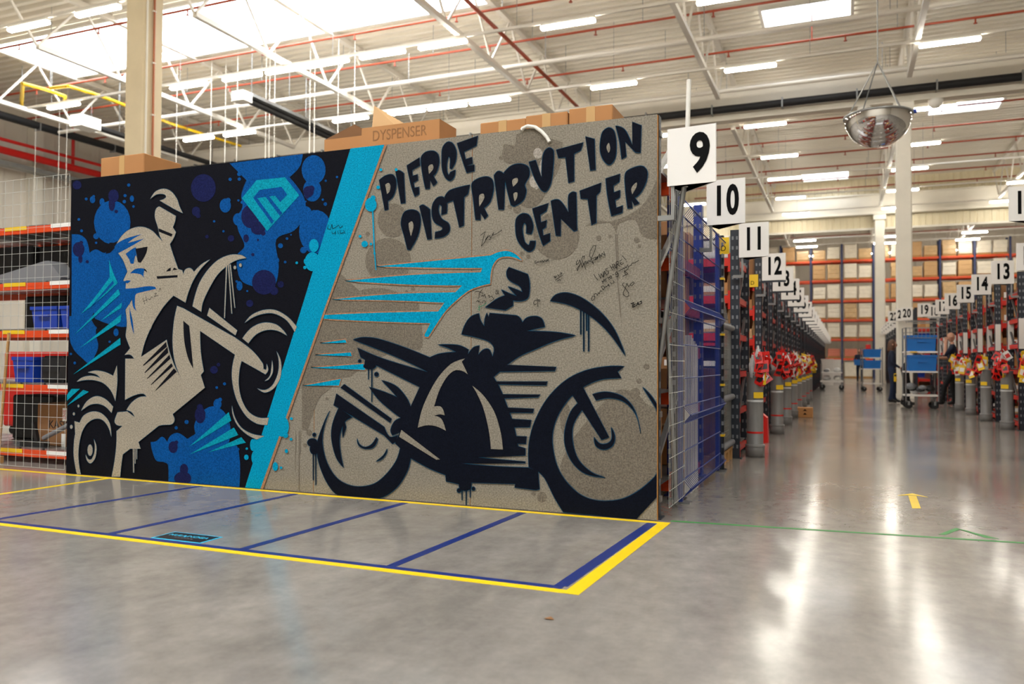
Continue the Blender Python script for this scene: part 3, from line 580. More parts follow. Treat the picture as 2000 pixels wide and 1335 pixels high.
# --- lettering
LET = [('P', '138,440c 180,410 225,404 248,440 245,500 225,550 195,575c 197,630c 175,636c', ['178,470c 200,458 212,480 205,515 190,530c']), ('I', '245,385c 268,377 298,395c 308,588c 280,591c', []),
 ('E', '318,345c 400,293c 403,345c 352,375c 356,412c 388,402c 390,440c 362,455c 368,490c 397,484c 398,530c 370,546c 345,470', []), ('R', '410,295 440,258 490,250 522,275 528,330 510,390 490,410c 515,455c 490,478c 470,440c 468,495c 440,497c 420,400', ['460,350 485,338 490,365 463,400c']),
 ('C', '545,290 550,230 580,193 615,200 640,250 635,318 610,368c 598,362c 600,300 590,288 578,335 580,385 590,408c 601,388c 634,372c 625,420 600,443 570,425 548,370', []), ('E', '645,200c 780,152c 770,215c 690,255c 700,305c 742,290c 745,332c 708,347c 757,340c 757,380c 708,392c 680,310', []),
 ('D', '280,720 300,650 350,632 395,650 408,710 390,800 340,893c 322,890c 300,800', ['330,725 352,708 362,740 345,805c']), ('I', '400,610c 425,601 468,630c 480,822c 452,824c', []),
 ('S', '577,655c 543,665c 545,610 530,600 525,640 545,690 590,722 596,770 560,805 500,818c 503,778c 545,765 548,745 500,715 482,670 485,600 515,555 555,550 578,590', []), ('T', '563,550c 600,505 728,470c 715,530c 690,550c 688,735c 660,746c 620,572c 575,590c', []),
 ('R', '740,465 780,430 840,417 875,440 882,500 860,580 820,620c 845,670c 825,693c 798,655c 797,698c 765,697c 750,560', ['790,540 815,528 822,555 790,612c']), ('I', '885,410c 915,381 958,405c 950,631c 915,630c', []),
 ('B', '950,390c 1000,345 1060,334 1108,355 1115,410 1085,470 1095,510 1075,570 1015,611c 995,600c 965,480', ['1005,440 1035,425 1040,450 1010,482c', '1012,528 1036,520 1036,550 1020,578c']), ('U', '1112,322c 1155,310c 1195,422c 1200,300 1215,250 1245,229 1272,250 1270,350 1255,460 1225,513 1195,505 1150,430', []),
 ('T', '1290,243c 1465,195c 1450,245c 1405,268c 1406,447c 1370,457c 1350,290c 1305,296c', []), ('I', '1480,157c 1538,173c 1545,372c 1512,376c', []), ('O', '1575,210 1590,130 1630,99 1665,120 1680,190 1675,290 1640,339 1605,320 1580,270', ['1617,225 1632,198 1641,235 1630,262']),
 ('N', '1676,87c 1735,112 1785,215c 1785,62c 1843,85c 1838,262c 1805,258c 1738,190c 1745,285c 1716,304c 1700,180', []),
 ('C', '1025,760 1030,690 1070,657 1115,670 1140,735 1128,790c 1095,785c 1095,730 1080,720 1070,760 1085,840 1110,862 1120,835c 1155,835c 1145,885 1110,904 1065,870 1035,820', []), ('E', '1135,625c 1240,589c 1225,640c 1185,665c 1190,715c 1228,700c 1222,745c 1200,760c 1205,800c 1250,785c 1250,835c 1205,866c 1175,780', []),
 ('N', '1255,575c 1310,570 1370,650c 1370,540 1395,517 1420,522c 1425,766c 1405,771c 1320,690c 1318,802c 1288,800c', []), ('T', '1443,510c 1582,457c 1575,515c 1550,540c 1550,716c 1520,732c 1495,562c 1450,560c', []),
 ('E', '1612,430c 1705,399c 1700,450c 1660,475c 1665,520c 1705,505c 1704,552c 1672,570c 1680,620c 1722,605c 1720,650c 1650,673c 1625,550', []), ('R', '1740,395 1790,360 1850,349 1882,385 1875,450 1840,520 1800,555c 1830,590c 1800,604c 1782,575c 1785,620c 1755,623c 1740,500', ['1780,490 1812,455 1812,482 1785,532c'])]
for ch, s, holes in LET:
    o = paint('painted_letter', PDARK2, [('3', s)], 4, PTEAL, .004)
    o['label'] = 'dark painted letter ' + ch
    if holes: paint('letter_counter', PGREY, [('3', h) for h in holes], 5, None, parent=o)
# --- marker signatures (thin ink strokes)
def strokes(name, fr, lines, m=INK, w=.0035):
    x0, y0, k = FR[fr]; mb = MB(); _PI[0] += 1; y = -LAY*10
    for ln in lines:
        pts = [(x0+float(a.split(',')[0])/k, y0+float(a.split(',')[1])/k) for a in ln.split()]
        W = [ony(u, v, 0) for u, v in pts]
        for a, b in zip(W[:-1], W[1:]):
            d = Vector((b.x-a.x, 0, b.z-a.z))
            if d.length < 1e-5: continue
            d.normalize(); nn = Vector((-d.z, 0, d.x))*w/2; a2 = Vector((a.x, y, a.z))-d*w*.3; b2 = Vector((b.x, y, b.z))+d*w*.3
            mb.add([a2-nn, b2-nn, b2+nn, a2+nn], [(0, 1, 2, 3)])
    return mb.build(name, m, board)
strokes('signature', '7', ['250,400 225,430 220,480 260,450 285,400 270,400 300,440 260,530 240,575 235,540 300,450 320,520', '330,330 310,390 340,470 320,520 350,450 375,550', '330,350 360,330 345,380', '350,450 375,420 380,470 400,420 410,460 430,400 440,430', '500,455 440,330 450,250 500,170 540,165 530,230 470,370 450,420 490,440 500,465', '480,380 545,350 530,400 570,340 560,380', '560,390 600,300 605,370 615,320 640,345 640,290 690,325 670,260', '500,400 560,385'])
strokes('handwriting', '7', ['505,630 570,730', '580,625 620,700 625,620 660,680 665,590', '670,670 680,580 720,650', '675,630 705,615', '735,540 700,545 705,575 745,580 750,610 720,640', '770,490 815,565', '805,465 840,545', '790,530 825,510', '830,460 860,530 890,510', '835,480 860,470', '845,500 870,490', '880,540 870,430 905,420 905,460 880,470 935,500', '930,440 955,475 995,450', '925,420 965,395', '940,450 965,435', '970,330 1028,395', '1040,420 1044,428',
  '640,740 660,780', '640,740 668,755 672,715 695,755', '690,715 715,750', '690,715 712,700', '730,690 760,680', '745,690 765,725', '775,655 765,690 790,700 800,665 775,655', '815,640 835,630', '880,590 855,620 870,640 900,615 885,590 910,640 900,670 870,670', '905,580 940,570 950,550 970,560 985,525 1000,545 1020,510 1035,530 1050,490 1065,480',
  '1000,570 1030,640 975,665 1060,625 1010,580 1060,550 1075,500 1110,490 1130,450 1170,450 1240,405', '520,990 490,985 465,1030 480,1060 515,1040 525,1010 510,960 545,940', '545,940 565,975 580,930 600,950 610,900 640,910', '630,830 660,890 690,850 660,820 630,830', '690,840 710,825 715,840 740,800 750,820', '745,790 760,830', '770,760 800,790', '815,740 835,745 835,770 810,775'])
strokes('signature', '7', ['1000,770 970,790 985,820 1030,870 1075,930 1075,985 1040,1000 990,970 985,930 1010,880 1040,800 1045,780 1075,835 1115,780 1150,755 1165,775 1130,815 1100,805', ])
strokes('handwriting', '7', ['1110,1110 1160,1090', '1130,1100 1145,1175', '1150,1090 1160,1160 1195,1140', '1160,1125 1185,1115', '1205,1140 1225,1085 1245,1125 1205,1110', '1255,1080 1280,1065 1285,1100 1260,1115'], w=.005)
strokes('signature', '6', ['275,860 330,845 430,885', '415,810 360,880 355,950 340,980', '400,945 410,915 430,940 455,905 480,970', '520,930 545,920 540,960 590,935 630,990 560,1030', '300,1040 330,1015 340,1050 350,1020 380,1060', '400,1050 430,1050', '430,1020 475,1030 460,1085', '660,850 680,825 715,840 710,890 675,900 655,870', '675,850 695,855 690,880'])
strokes('signature', '6', ['350,1100 365,1200 330,1180', '340,1150 400,1120 450,1100 490,1060'], PGREEN, .004)
strokes('handwriting', '6', ['1420,280 1390,290 1395,325 1430,320 1425,300', '1440,290 1450,315 1470,285', '1480,315 1490,280 1510,310 1515,275', '1530,275 1535,310 1555,295 1530,275', '1560,305 1575,265 1595,300', '1605,300 1605,260 1620,285 1635,245 1640,290'])
strokes('handwriting', '6', ['1740,570 1770,600 1760,560 1780,590', '1795,560 1800,580', '1810,540 1830,545 1825,565 1845,560', '1850,525 1860,550', '1870,510 1880,535 1890,505 1868,505', '1770,640 1905,545', '1805,655 1860,625 1865,655'])
strokes('signature', '6', ['1430,1010 1385,1020 1365,1060 1385,1095 1420,1075', '1435,975 1448,1135', '1440,1010 1470,1000 1460,1030 1495,1025'])
strokes('signature', '3', ['800,800 830,775 815,830 805,870 830,840 850,800 830,830 860,800 865,820 885,780 880,800 910,785 940,765', '855,825 865,828'])
strokes('signature', '1', ['1800,350 1795,375 1815,380 1825,345 1830,375 1850,365 1870,350 1880,370 1900,355', '1825,395 1830,410 1850,400 1850,390 1850,415', '1865,390 1870,410', '1880,385 1885,410 1905,400', '1905,385 1915,408'])
strokes('signature', '1', ['530,850 545,890', '550,835 560,875', '535,872 560,860', '565,855 580,860 590,840 600,850', '610,820 625,815 610,840 635,830', '640,805 650,780 655,795'])
# white hook over the top edge
pts = [ony(u, v, -.012) for u, v in [(1020, 251), (1030, 246), (1045, 248), (1058, 257), (1068, 268), (1073, 277)]]
t = thing('curved_hook', 'curved white plastic hook hooked over the top of the mural board', 'hook', pts[0])
MB().tube([p-pts[0] for p in pts], .012, 8).build('hook_rod', WHITE, t); MB().tube([(0, 0, 0), (-.01, .06, -.02)], .012, 8).build('hook_end', WHITE, t)
# ================================================================== floor tape
FL = thing('floor_tape', 'yellow tape rectangle on the floor along the mural board', 'floor tape', (0, 0, 0))
def strip(name, m, pts, parent, z=.0012):
    mb = MB(); n = len(pts); mb.add([(x, y, z) for x, y in pts]+[(x, y, .0002) for x, y in pts], [tuple(range(n))]+[((i+1) % n, i, n+i, n+(i+1) % n) for i in range(n)])
    return mb.build(name, m, parent)
def seg(name, m, x0, y0, x1, y1, w, parent, z=.0012):
    d = Vector((x1-x0, y1-y0)).normalized(); nx, ny = -d.y*w/2, d.x*w/2
    return strip(name, m, [(x0-nx, y0-ny), (x1-nx, y1-ny), (x1+nx, y1+ny), (x0+nx, y0+ny)], parent, z)
seg('yellow_strip', YEL, -7.2, -.045, .085, -.045, .05, FL); seg('yellow_strip', YEL, -7.2, -1.645, .03, -1.645, .05, FL)
strip('yellow_strip', YEL, [(-.035, -1.67), (.035, -1.67), (.085, -.07), (.02, -.07)], FL, .0014); seg('yellow_strip', YEL, -4.445, -.07, -4.52, -1.62, .05, FL, .0014)
FB = thing('floor_tape', 'blue tape lines dividing the marked parking bays before the mural', 'floor tape', (0, 0, 0))
seg('blue_strip', BLUET, -7.2, -1.595, -.06, -1.595, .045, FB); seg('blue_strip', BLUET, -.075, -1.57, -.015, -.075, .06, FB, .0016)
for xa, xb in [(-3.48, -3.64), (-2.60, -2.69), (-1.70, -1.776), (-.846, -.912)]:
    seg('blue_strip', BLUET, xa, -.075, xb, -1.57, .05, FB, .0016)
t = thing('floor_sticker', 'black floor sticker with cyan border and lettering beside the blue tape', 'sticker', (-2.235, -1.485, 0), .0)
a, b = .17, .085
strip('border', CYANT, [(-a, -b), (a, -b), (a, b), (-a, b)], t, .002); strip('black_field', BLACKP, [(-a+.012, -b+.012), (a-.012, -b+.012), (a-.012, b-.012), (-a+.012, b-.012)], t, .003)
me = text_mesh('HULAJNOGA', .032, CYANT, 1.0, .0005); put('lettering', me, t, (0, .015, .0036))
for i in range(6): strip('small_grey_mark', GREYP, [(-.06+i*.022, -.03), (-.047+i*.022, -.03), (-.047+i*.022, -.022), (-.06+i*.022, -.022)], t, .0036)
t = thing('floor_tape', 'thin green tape line crossing the aisle floor with an arrowhead', 'floor tape', (0, 0, 0))
seg('green_strip', GREENT, .075, .035, 2.1, .225, .034, t); seg('green_strip', GREENT, 2.1, .225, 3.4, .35, .034, t)
strip('arrowhead_side', GREENT, [(1.535, .262), (1.572, .268), (1.668, .475), (1.648, .508)], t); strip('arrowhead_side', GREENT, [(1.648, .508), (1.668, .46), (1.765, .272), (1.83, .268)], t, .0016)
t = thing('floor_arrow', 'yellow tape arrow on the aisle floor pointing away', 'floor arrow', (0, 0, 0))
strip('arrow_shaft', YEL, [(1.462, 1.12), (1.515, 1.14), (1.528, 1.68), (1.475, 1.68)], t); strip('arrow_head', YEL, [(1.405, 1.655), (1.475, 1.70), (1.545, 1.70), (1.60, 1.66), (1.51, 1.80)], t, .0016)
# dead leaf on the floor
q = onz(1072, 1209); t = MB().add([(-.02, 0, .002), (0, -.012, .006), (.022, 0, .002), (.004, .012, .008)], [(0, 1, 2, 3)]).add([(-.02, 0, .0018), (0, -.012, .0058), (.022, 0, .0018), (.004, .012, .0078)], [(3, 2, 1, 0)]).build('dry_leaf', CARD2, None, q)
tag(t, 'tiny dry brown leaf lying on the open concrete floor', 'leaf')
# ================================================================== cartons
def carton_mesh(w, d, h, kind=0, m=CARD, name='carton'):
    """origin at base centre; kind 0 closed with tape, 1 open picking carton with cut front (front = -y), 2 open top with flaps"""
    mb = MB(); a, b, k = w/2, d/2, .006
    if kind == 0:
        mb.cbox((-a, -b, 0), (a, b, h), .006); mb.box((-.03, -b-.001, h*.6), (.03, b+.001, h+.001), 1); mb.box((-.03, -b-.0015, h*.6), (.03, -b, h), 1)
        mb.box((-a*.8, -b-.002, h*.12), (-a*.35, -b, h*.45), 2)
    else:
        mb.box((-a, -b, 0), (a, b, k)); mb.box((-a, b-k, 0), (a, b, h)); fr = h*.45 if kind == 1 else h
        mb.box((-a, -b, 0), (a, -b+k, fr))
        for s in (-1, 1):
            x0, x1 = (s*a, s*(a-k)) if s > 0 else (-a, -a+k)
            mb.prism([(-b, 0), (b, 0), (b, h), (-b+d*.25, h), (-b, fr)], 'x', min(x0, x1), max(x0, x1))
        mb.box((-a*.5, -b-.002, fr*.25), (a*.3, -b, fr*.75), 2)
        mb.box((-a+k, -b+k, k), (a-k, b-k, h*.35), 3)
        if kind == 2:
            mb.add([(-a, -b, h), (a, -b, h), (a, -b-.10, h+.09), (-a, -b-.10, h+.09)], [(0, 1, 2, 3), (3, 2, 1, 0)]); mb.add([(-a, b, h), (a, b, h), (a, b+.09, h+.11), (-a, b+.09, h+.11)], [(3, 2, 1, 0), (0, 1, 2, 3)])
    return mb.mesh(name, [m, TAPE, PAPER, BLACKP])
def carton(name, w, d, h, loc, label, kind=0, m=CARD, rz=0.0, group=None):
    return tag(put(name, carton_mesh(w, d, h, kind, m), None, loc, rz), label, 'box', group)
# ================================================================== rack behind the board
def upright_mesh(h, m, w=.09, d=.07, holes=True):
    mb = MB(); mb.box((-w/2, -d/2, 0), (w/2, -d/2+.006, h)).box((-w/2, -d/2, 0), (-w/2+.006, d/2, h)).box((w/2-.006, -d/2, 0), (w/2, d/2, h)); mb.box((-w/2-.02, -d/2-.02, 0), (w/2+.02, d/2+.02, .008))
    if holes:
        z = .1
        while z < h-.06:
            mb.box((w/2, -.012, z), (w/2+.0012, .012, z+.04), 1); mb.box((-w/2-.0012, -.012, z), (-w/2, .012, z+.04), 1); mb.box((-.03, -d/2-.0012, z), (-.012, -d/2, z+.035), 1); mb.box((.012, -d/2-.0012, z), (.03, -d/2, z+.035), 1); z += .1
    return mb.mesh('upright', [m, GREYP])
def beam_mesh(L, m, h=.09, lab=False):
    mb = MB().box((0, -.02, -h), (L, .02, 0)).box((0, -.028, -h*1.6), (.01, .028, h*.5)).box((L-.01, -.028, -h*1.6), (L, .028, h*.5))
    mb.box((.02, -.0225, -h*.55), (L-.02, -.0195, -h*.45), 1)
    return mb.mesh('beam', [m, m])
BR = thing('pallet_rack', 'dark upright storage rack standing right behind the mural board', 'rack', (0, 0, 0))
um = upright_mesh(2.49, DKUP, .07, .07); um2 = upright_mesh(2.30, DKUP, .07, .07)
for x in (-4.94, -2.5, -.04):
    for y in (.095, .86): put('upright', um if x > -1 else um2, BR, (x, y, 0))
for z in (.14, .75, 1.24, 1.70, 2.24):
    for x in (-4.9, -2.46):
        for y in (.095, .86): put('beam', beam_mesh(2.38, ORANGE) if z < .2 and x < -4 and y < .1 else (lambda: bpy.data.meshes['beam'])() , BR, (x, y, z))
    MB().box((-4.9, .05, z), (-.09, .88, z+.02)).build('shelf_board', GALV, BR)
for z in (.3, .9, 1.5, 2.1): MB().bar((-.04, .09, z), (-.04, .85, z+.45 if int(z*10) % 2 else z), .03, .03).build('brace', GALV, BR)
for z in (2.36, 1.20, .62, .10): MB().box((-.01, .075, z), (.004, .13, z+.035)).build('bolt_clip', GALV, BR)
# boxes on top of the rack, seen over the board
carton('carton', .50, .42, .44, (-4.66, .42, 2.262), 'worn brown carton at the column end of the top shelf behind the board', 0, CARD)
t = thing('carton', 'open brown carton with a raised tent shaped flap above the cyan slash', 'box', (-2.28, .57, 2.262))
MB().box((-.38, -.26, 0), (.34, .24, .4)).build('body', CARD, t); MB().add([(-.38, -.26, .4), (.06, -.26, .4), (-.20, -.12, .54)], [(0, 1, 2), (2, 1, 0)]).build('flap', CARD2, t)
MB().add([(.04, -.262, .36), (.34, -.262, .36), (.36, -.22, .43), (.04, -.22, .63)], [(0, 1, 2, 3), (3, 2, 1, 0)]).build('flap', CARD3, t)
t = thing('carton', 'low open carton with handwritten letters behind the top edge of the board', 'box', (-1.83, .19, 2.262))
MB().box((-.33, -.13, 0), (.30, .13, .37)).build('body', CARD, t); MB().add([(-.33, -.13, .37), (.3, -.13, .37), (.18, .05, .43), (-.1, .05, .42)], [(0, 1, 2, 3), (3, 2, 1, 0)]).build('flap', CARD2, t)
me = text_mesh('DYSPENSER', .075, CARD2, .8, .0005); o = put('handwriting', me, t, (-.02, -.1312, .300)); o.rotation_euler = (math.pi/2, 0, 0)
for i, (x, w) in enumerate([(-1.12, .34), (-.80, .30), (-.49, .30)]):
    carton('carton', w, .42, .355+.012*i, (x, .42, 2.262), 'flat brown carton on the rack top above the word %s' % ['DISTRIBUTION near the white hook', 'DISTRIBUTION behind the white hook', 'CENTER end of the board'][i], 0, CARD)
# stored goods in that rack, seen from its aisle end
def side_fill(y0, y1, x, z0, z1, name, label, cat, m):
    o = MB().cbox((x-.5, y0, z0), (x, y1, z1), .008).build(name, m); return tag(o, label, cat)
carton('carton', .5, .48, .47, (-.36, .42, .162), 'big brown carton on the lowest shelf behind the silver mesh', 0, CARD)
carton('carton', .45, .40, .36, (-.36, .42, .772), 'tall brown carton behind the silver mesh at the rack end', 0, CARD)
carton('carton', .45, .44, .32, (-.36, .42, 1.262), 'white lined carton behind the silver mesh at the rack end', 1, mat('grey_board', (190, 186, 178), .7))
t = thing('metal_tube', 'grey metal tube leaning behind the silver mesh at the rack end', 'tube', (.018, .16, 0))
MB().tube([(0, .35, .02), (.0, .02, 1.25)], .013, 10).build('tube_body', GALV, t)
# silver wire mesh at the rack end
WIRE = mat('bright_wire', (200, 202, 198), .4, metal=.3)
def wire_panel(label, name, org, du, L, H, step_u, step_z, r, m, z0=0.0, frame=None, feet=True):
    t = thing(name, label, 'mesh panel', org); mb = MB(); du = Vector(du)
    k = int(L/step_u)
    for i in range(k+1): mb.cyl(du*(i*L/k)+Vector((0, 0, z0)), du*(i*L/k)+Vector((0, 0, H)), r, n=5, caps=False)
    kz = int((H-z0)/step_z)
    for i in range(kz+1): z = z0+i*(H-z0)/kz; mb.cyl(Vector((0, 0, z)), du*L+Vector((0, 0, z)), r, n=5, caps=False)
    mb.build('wire_grid', m, t)['kind'] = 'stuff'
    if frame:
        for e in (0, 1): MB().bar(du*(L*e)+Vector((0, 0, 0)), du*(L*e)+Vector((0, 0, H)), .03, .03).build('frame_post', frame, t)
    return t
wire_panel('silver wire mesh closing the rack end next to the mural board', 'wire_mesh', (.045, .135, 0), (0, 1, 0), .52, 2.28, .05, .1, .0018, WIRE, .06)
wire_panel('wide silver wire mesh fence left of the mural board', 'wire_mesh', (-7.3, 0.0, 0), (1, 0, 0), 2.28, 2.53, .095, .105, .0016, WIRE, .03)
# ================================================================== rack behind the left mesh
LR = thing('pallet_rack', 'orange beamed rack with bins behind the wire mesh fence', 'rack', (-7.98, .36, 0))
lu = upright_mesh(2.52, DKUP, .07, .07); lb = beam_mesh(2.82, ORANGE, .062)
for x in (0, 2.92):
    for y in (0, .9): put('upright', lu, LR, (x, y, 0))
LV = [.12, .72, 1.22, 1.665, 2.19]
for z in LV:
    for y in (0, .9): put('beam', lb, LR, (.05, y, z))
    for k in range(9): MB().box((.06+k*.31, .02, z), (.06+k*.31+.28, .88, z+.018)).build('shelf_board', GALV, LR)
    for k in range(4): MB().box((.45+k*.62, -.0245, z-.03), (.75+k*.62, -.0225, z+.005)).build('price_strip', PAPER if k % 2 else YELP, LR)
for a, b in ((.2, .9), (.9, 1.6), (1.6, 2.3)): MB().bar((2.92, .02, a), (2.92, .88, b), .03, .03).build('brace', GALV, LR)
def bin_mesh(w, d, h, m):
    mb = MB(); a, b, k = w/2, d/2, .008; t = .02
    outer = [(-a+t, -b+t), (a-t, -b+t), (a-t, b-t), (-a+t, b-t)]; rim = [(-a, -b), (a, -b), (a, b), (-a, b)]; rin = [(-a+k, -b+k), (a-k, -b+k), (a-k, b-k), (-a+k, b-k)]; inn = [(-a+t+k, -b+t+k), (a-t-k, -b+t+k), (a-t-k, b-t-k), (-a+t+k, b-t-k)]
    vs = [(x, y, 0) for x, y in outer]+[(x, y, h*.86) for x, y in [(p[0]*.99, p[1]*.99) for p in rim]]+[(x, y, h*.86) for x, y in [(p[0]*1.04, p[1]*1.04) for p in rim]]+[(x, y, h) for x, y in [(p[0]*1.04, p[1]*1.04) for p in rim]]+[(x, y, h) for x, y in rin]+[(x, y, .01) for x, y in inn]
    fs = [(3, 2, 1, 0), (20, 21, 22, 23)]
    for r in range(5):
        for i in range(4): j = (i+1) % 4; fs.append((r*4+i, r*4+j, r*4+4+j, r*4+4+i))
    mb.add(vs, fs); mb.box((-.08, -b*1.04-.012, h*.55), (.08, -b*1.0, h*.66)); return mb.mesh('bin', m)
def bin_(w, d, h, loc, label, m=BINNAVY, rz=0, group=None): return tag(put('storage_bin', bin_mesh(w, d, h, m), None, loc, rz), label, 'bin', group)
zl = [z+.019 for z in LV]
bin_(.34, .5, .21, (-5.48, .68, zl[2]), 'deep blue bin on the middle shelf beside the mural board')
bin_(.34, .5, .21, (-5.86, .68, zl[2]), 'deep blue bin on the middle shelf, second from the mural board')
bin_(.30, .46, .21, (-5.40, .68, zl[2]+.212), 'deep blue bin stacked on another bin by the mural board')
bin_(.28, .4, .24, (-6.12, .62, zl[1]), 'deep blue bin under a broom on the second shelf')
bin_(.30, .46, .3, (-5.36, .7, zl[3]), 'deep blue bin under the yellow tray near the mural board')
o = MB().prism([(-.2, 0), (.16, 0), (.16, .36), (.10, .40), (-.04, .30), (-.12, .16), (-.2, .14)], 'y', -.2, .2).box((-.1, -.21, .05), (.1, -.2, .1)).build('red_tool_case', REDP, None, (-5.36, .66, zl[1])); tag(o, 'bright red plastic case on the second shelf beside the board', 'case')
o = MB().cbox((-.15, -.22, 0), (.15, .22, .25), .03).box((-.1, -.23, .1), (.1, -.215, .16)).build('black_case', BLACKP, None, (-5.79, .68, zl[1])); tag(o, 'black plastic case between red case and blue bin', 'case')
t = thing('carton', 'big brown carton marked KASKI on the lowest shelf behind the mesh', 'box', (-5.72, .82, zl[0]))
MB().cbox((-.36, -.27, 0), (.36, .27, .40), .006).build('body', CARD2, t)
o = put('handwriting', text_mesh('KASK!'.replace('!', 'I'), .075, BLACKP, 1.0, .0005), t, (-.06, -.2712, .2)); o.rotation_euler = (math.pi/2, 0, 0)
MB().box((-.02, -.272, .24), (.035, -.2705, .36)).box((-.03, -.272, .0), (.025, -.2705, .12)).build('warning_tape', PAPER, t); o = put('tape_lettering', text_mesh('ZNIE', .04, REDP, .75, .0005), t, (.008, -.2725, .30)); o.rotation_euler = (math.pi/2, -math.pi/2, 0)
carton('carton', .17, .5, .40, (-5.24, .8, zl[0]), 'narrow brown carton beside the box marked KASKI', 0, CARD)
t = thing('scooter_handle', 'black and grey folding handle lying before the box marked KASKI', 'handle', (-5.95, .50, zl[0]))
MB().tube([(.08, -.04, .08), (.75, -.04, .36)], .022, 10).build('shaft', GREYP, t); MB().box((-.2, -.07, 0), (.12, -.01, .05)).build('bracket', BLACKP, t); MB().bar((.0, -.04, .03), (-.06, -.04, .22), .04, .03).build('lever', BLACKP, t); MB().bar((.74, -.04, .34), (.86, -.04, .46), .06, .05).build('grip', BLACKP, t)
o = MB().prism([(-.32, 0), (.05, .0), (.05, .22), (.0, .24), (-.2, .12)], 'y', -.2, .2).build('yellow_tray', YELP, None, (-5.60, .86, zl[3]+.0)); tag(o, 'yellow folded tray on the upper shelf next to the board', 'tray')
o = MB().prism([(-.75, 0), (.5, 0), (.52, .03), (.35, .19), (.30, .19)], 'y', -.06, .12).build('grey_panel', GREYP, None, (-6.15, .48, zl[3])); tag(o, 'flat grey sheet lying slanted on the upper shelf', 'panel')
o = MB().cbox((-.14, -.18, 0), (.14, .18, .3), .008).box((-.10, -.182, .05), (.10, -.18, .25)).build('white_carton', PAPER, None, (-5.85, 1.13, zl[2])); tag(o, 'upright white box behind the blue bins', 'box')
for (x, z, h, lab) in [(-6.25, zl[3], .42, 'dark panel standing on the upper shelf behind the slanted sheet'), (-6.95, zl[3], .44, 'dark panel at the far end of the upper shelf'), (-6.45, zl[2], .36, 'dark crate on the middle shelf behind the mesh'), (-6.6, zl[0], .45, 'black crate on the lowest shelf behind the mesh')]:
    o = MB().cbox((-.30, -.16, 0), (.30, .16, h), .015).box((-.2, -.17, h*.4), (.2, -.16, h*.5)).build('dark_crate', BLACK, None, (x, 1.05, z)); tag(o, lab, 'crate')
t = thing('broom', 'wooden broom pole with blue upper grip leaning behind the mesh', 'broom', (-6.2, .255, 0))
MB().cyl((0, 0, .02), (.03, .06, 1.2), .013, n=8).build('handle', WOOD, t); MB().box((-.05, -.02, 0), (.05, .02, .06)).build('brush_head', WOOD, t)
t = thing('mop', 'grey and blue mop handle leaning on the rack behind the mesh', 'mop', (-6.5, .10, 0))
MB().cyl((-.22, 0, .02), (.25, .08, .82), .016, n=8).build('handle', GALV, t); MB().cyl((.25, .08, .82), (.32, .10, 1.02), .024, n=8).build('grip', BINBLUE, t); MB().box((-.28, -.04, 0), (-.16, .04, .03)).build('mop_head', GREYP, t)
t = thing('tool_cabinet', 'red metal tool cabinet with white letter plate standing beyond the mesh', 'cabinet', (-8.35, 2.6, 0))
MB().cbox((-.6, -.35, .1), (.6, .35, 1.05), .02).build('body', REDP, t); MB().box((.22, -.356, .78), (.46, -.35, .98)).build('plate', PAPER, t)
o = put('plate_letter', text_mesh('B', .12, INK, .9, .001), t, (.34, -.358, .88)); o.rotation_euler = (math.pi/2, 0, 0)
for k in range(3): MB().box((-.56, -.362, .15+k*.3), (.56, -.35, .4+k*.3)).build('drawer', REDP, t)
for sx in (-.5, .5):
    for sy in (-.28, .28): MB().cyl((sx, sy-.02, .05), (sx, sy+.02, .05), .05, n=10).build('castor', RUBBER, t)
for i, (x, y, w, h) in enumerate([(-9.4, 4.2, 1.1, 1.9), (-10.8, 5.4, 1.2, 2.1), (-7.6, 4.4, .9, 1.3)]):
    t = thing('packing_table', 'dark packing station with shelf and monitor beyond the mesh, %s' % ['beside the red cabinet', 'near the cream column', 'behind the bin rack'][i], 'workstation', (x, y, 0))
    MB().box((-w/2, -.35, .80), (w/2, .35, .84)).build('tabletop', GREYP, t)
    for sx in (-1, 1):
        for sy in (-1, 1): MB().box((sx*(w/2-.04)-.02, sy*.31-.02, 0), (sx*(w/2-.04)+.02, sy*.31+.02, h if sy > 0 else .8)).build('leg', BLACKP, t)
    MB().box((-w/2, .05, h-.3), (w/2, .35, h-.27)).build('top_shelf', BLACKP, t); mo = MB().box((-.28, .0, 1.0), (.28, .04, 1.34)).build('monitor', BLACKP, t); MB().box((-.03, .0, .84), (.03, .03, 1.0)).build('monitor_stand', BLACKP, mo); MB().box((-w/2, .3, .1), (w/2, .33, .78)).build('back_panel', BLACKP, t)
# ================================================================== blue fence and cage at the aisle corner
t = thing('blue_fence', 'blue folded wire fence panel along the aisle between signs 9 and 10', 'fence', (.03, .69, 0)); mb = MB(); L = 1.76
def fold(z):
    for f in (2.02, 1.33, .60, .10):
        if abs(z-f) < .06: return .05*(1-abs(z-f)/.06)
    return 0
zs = sorted([.04, 2.08]+[f+d for f in (2.02, 1.33, .60, .10) for d in (-.06, 0, .06) if .04 < f+d < 2.08])
for i in range(36): mb.tube([(fold(z), i*L/35, z) for z in zs], .002, 4)
mb.build('vertical_wires', BLUEUP, t)['kind'] = 'stuff'
for z in (.04, .10, .16, .35, .54, .60, .66, .85, 1.08, 1.27, 1.33, 1.39, 1.6, 1.8, 1.96, 2.02, 2.08): MB().cyl((fold(z), 0, z), (fold(z), L, z), .005, n=6).build('cross_wire', BLUEUP, t)
for y in (.015, L-.015): MB().box((-.035, y-.025, 0), (-.005, y+.025, 2.1)).build('post', BLUEUP, t); 
for y in (.015, L-.015): MB().box((-.05, y-.05, 0), (.05, y+.05, .01)).build('foot_plate', GALV, t)
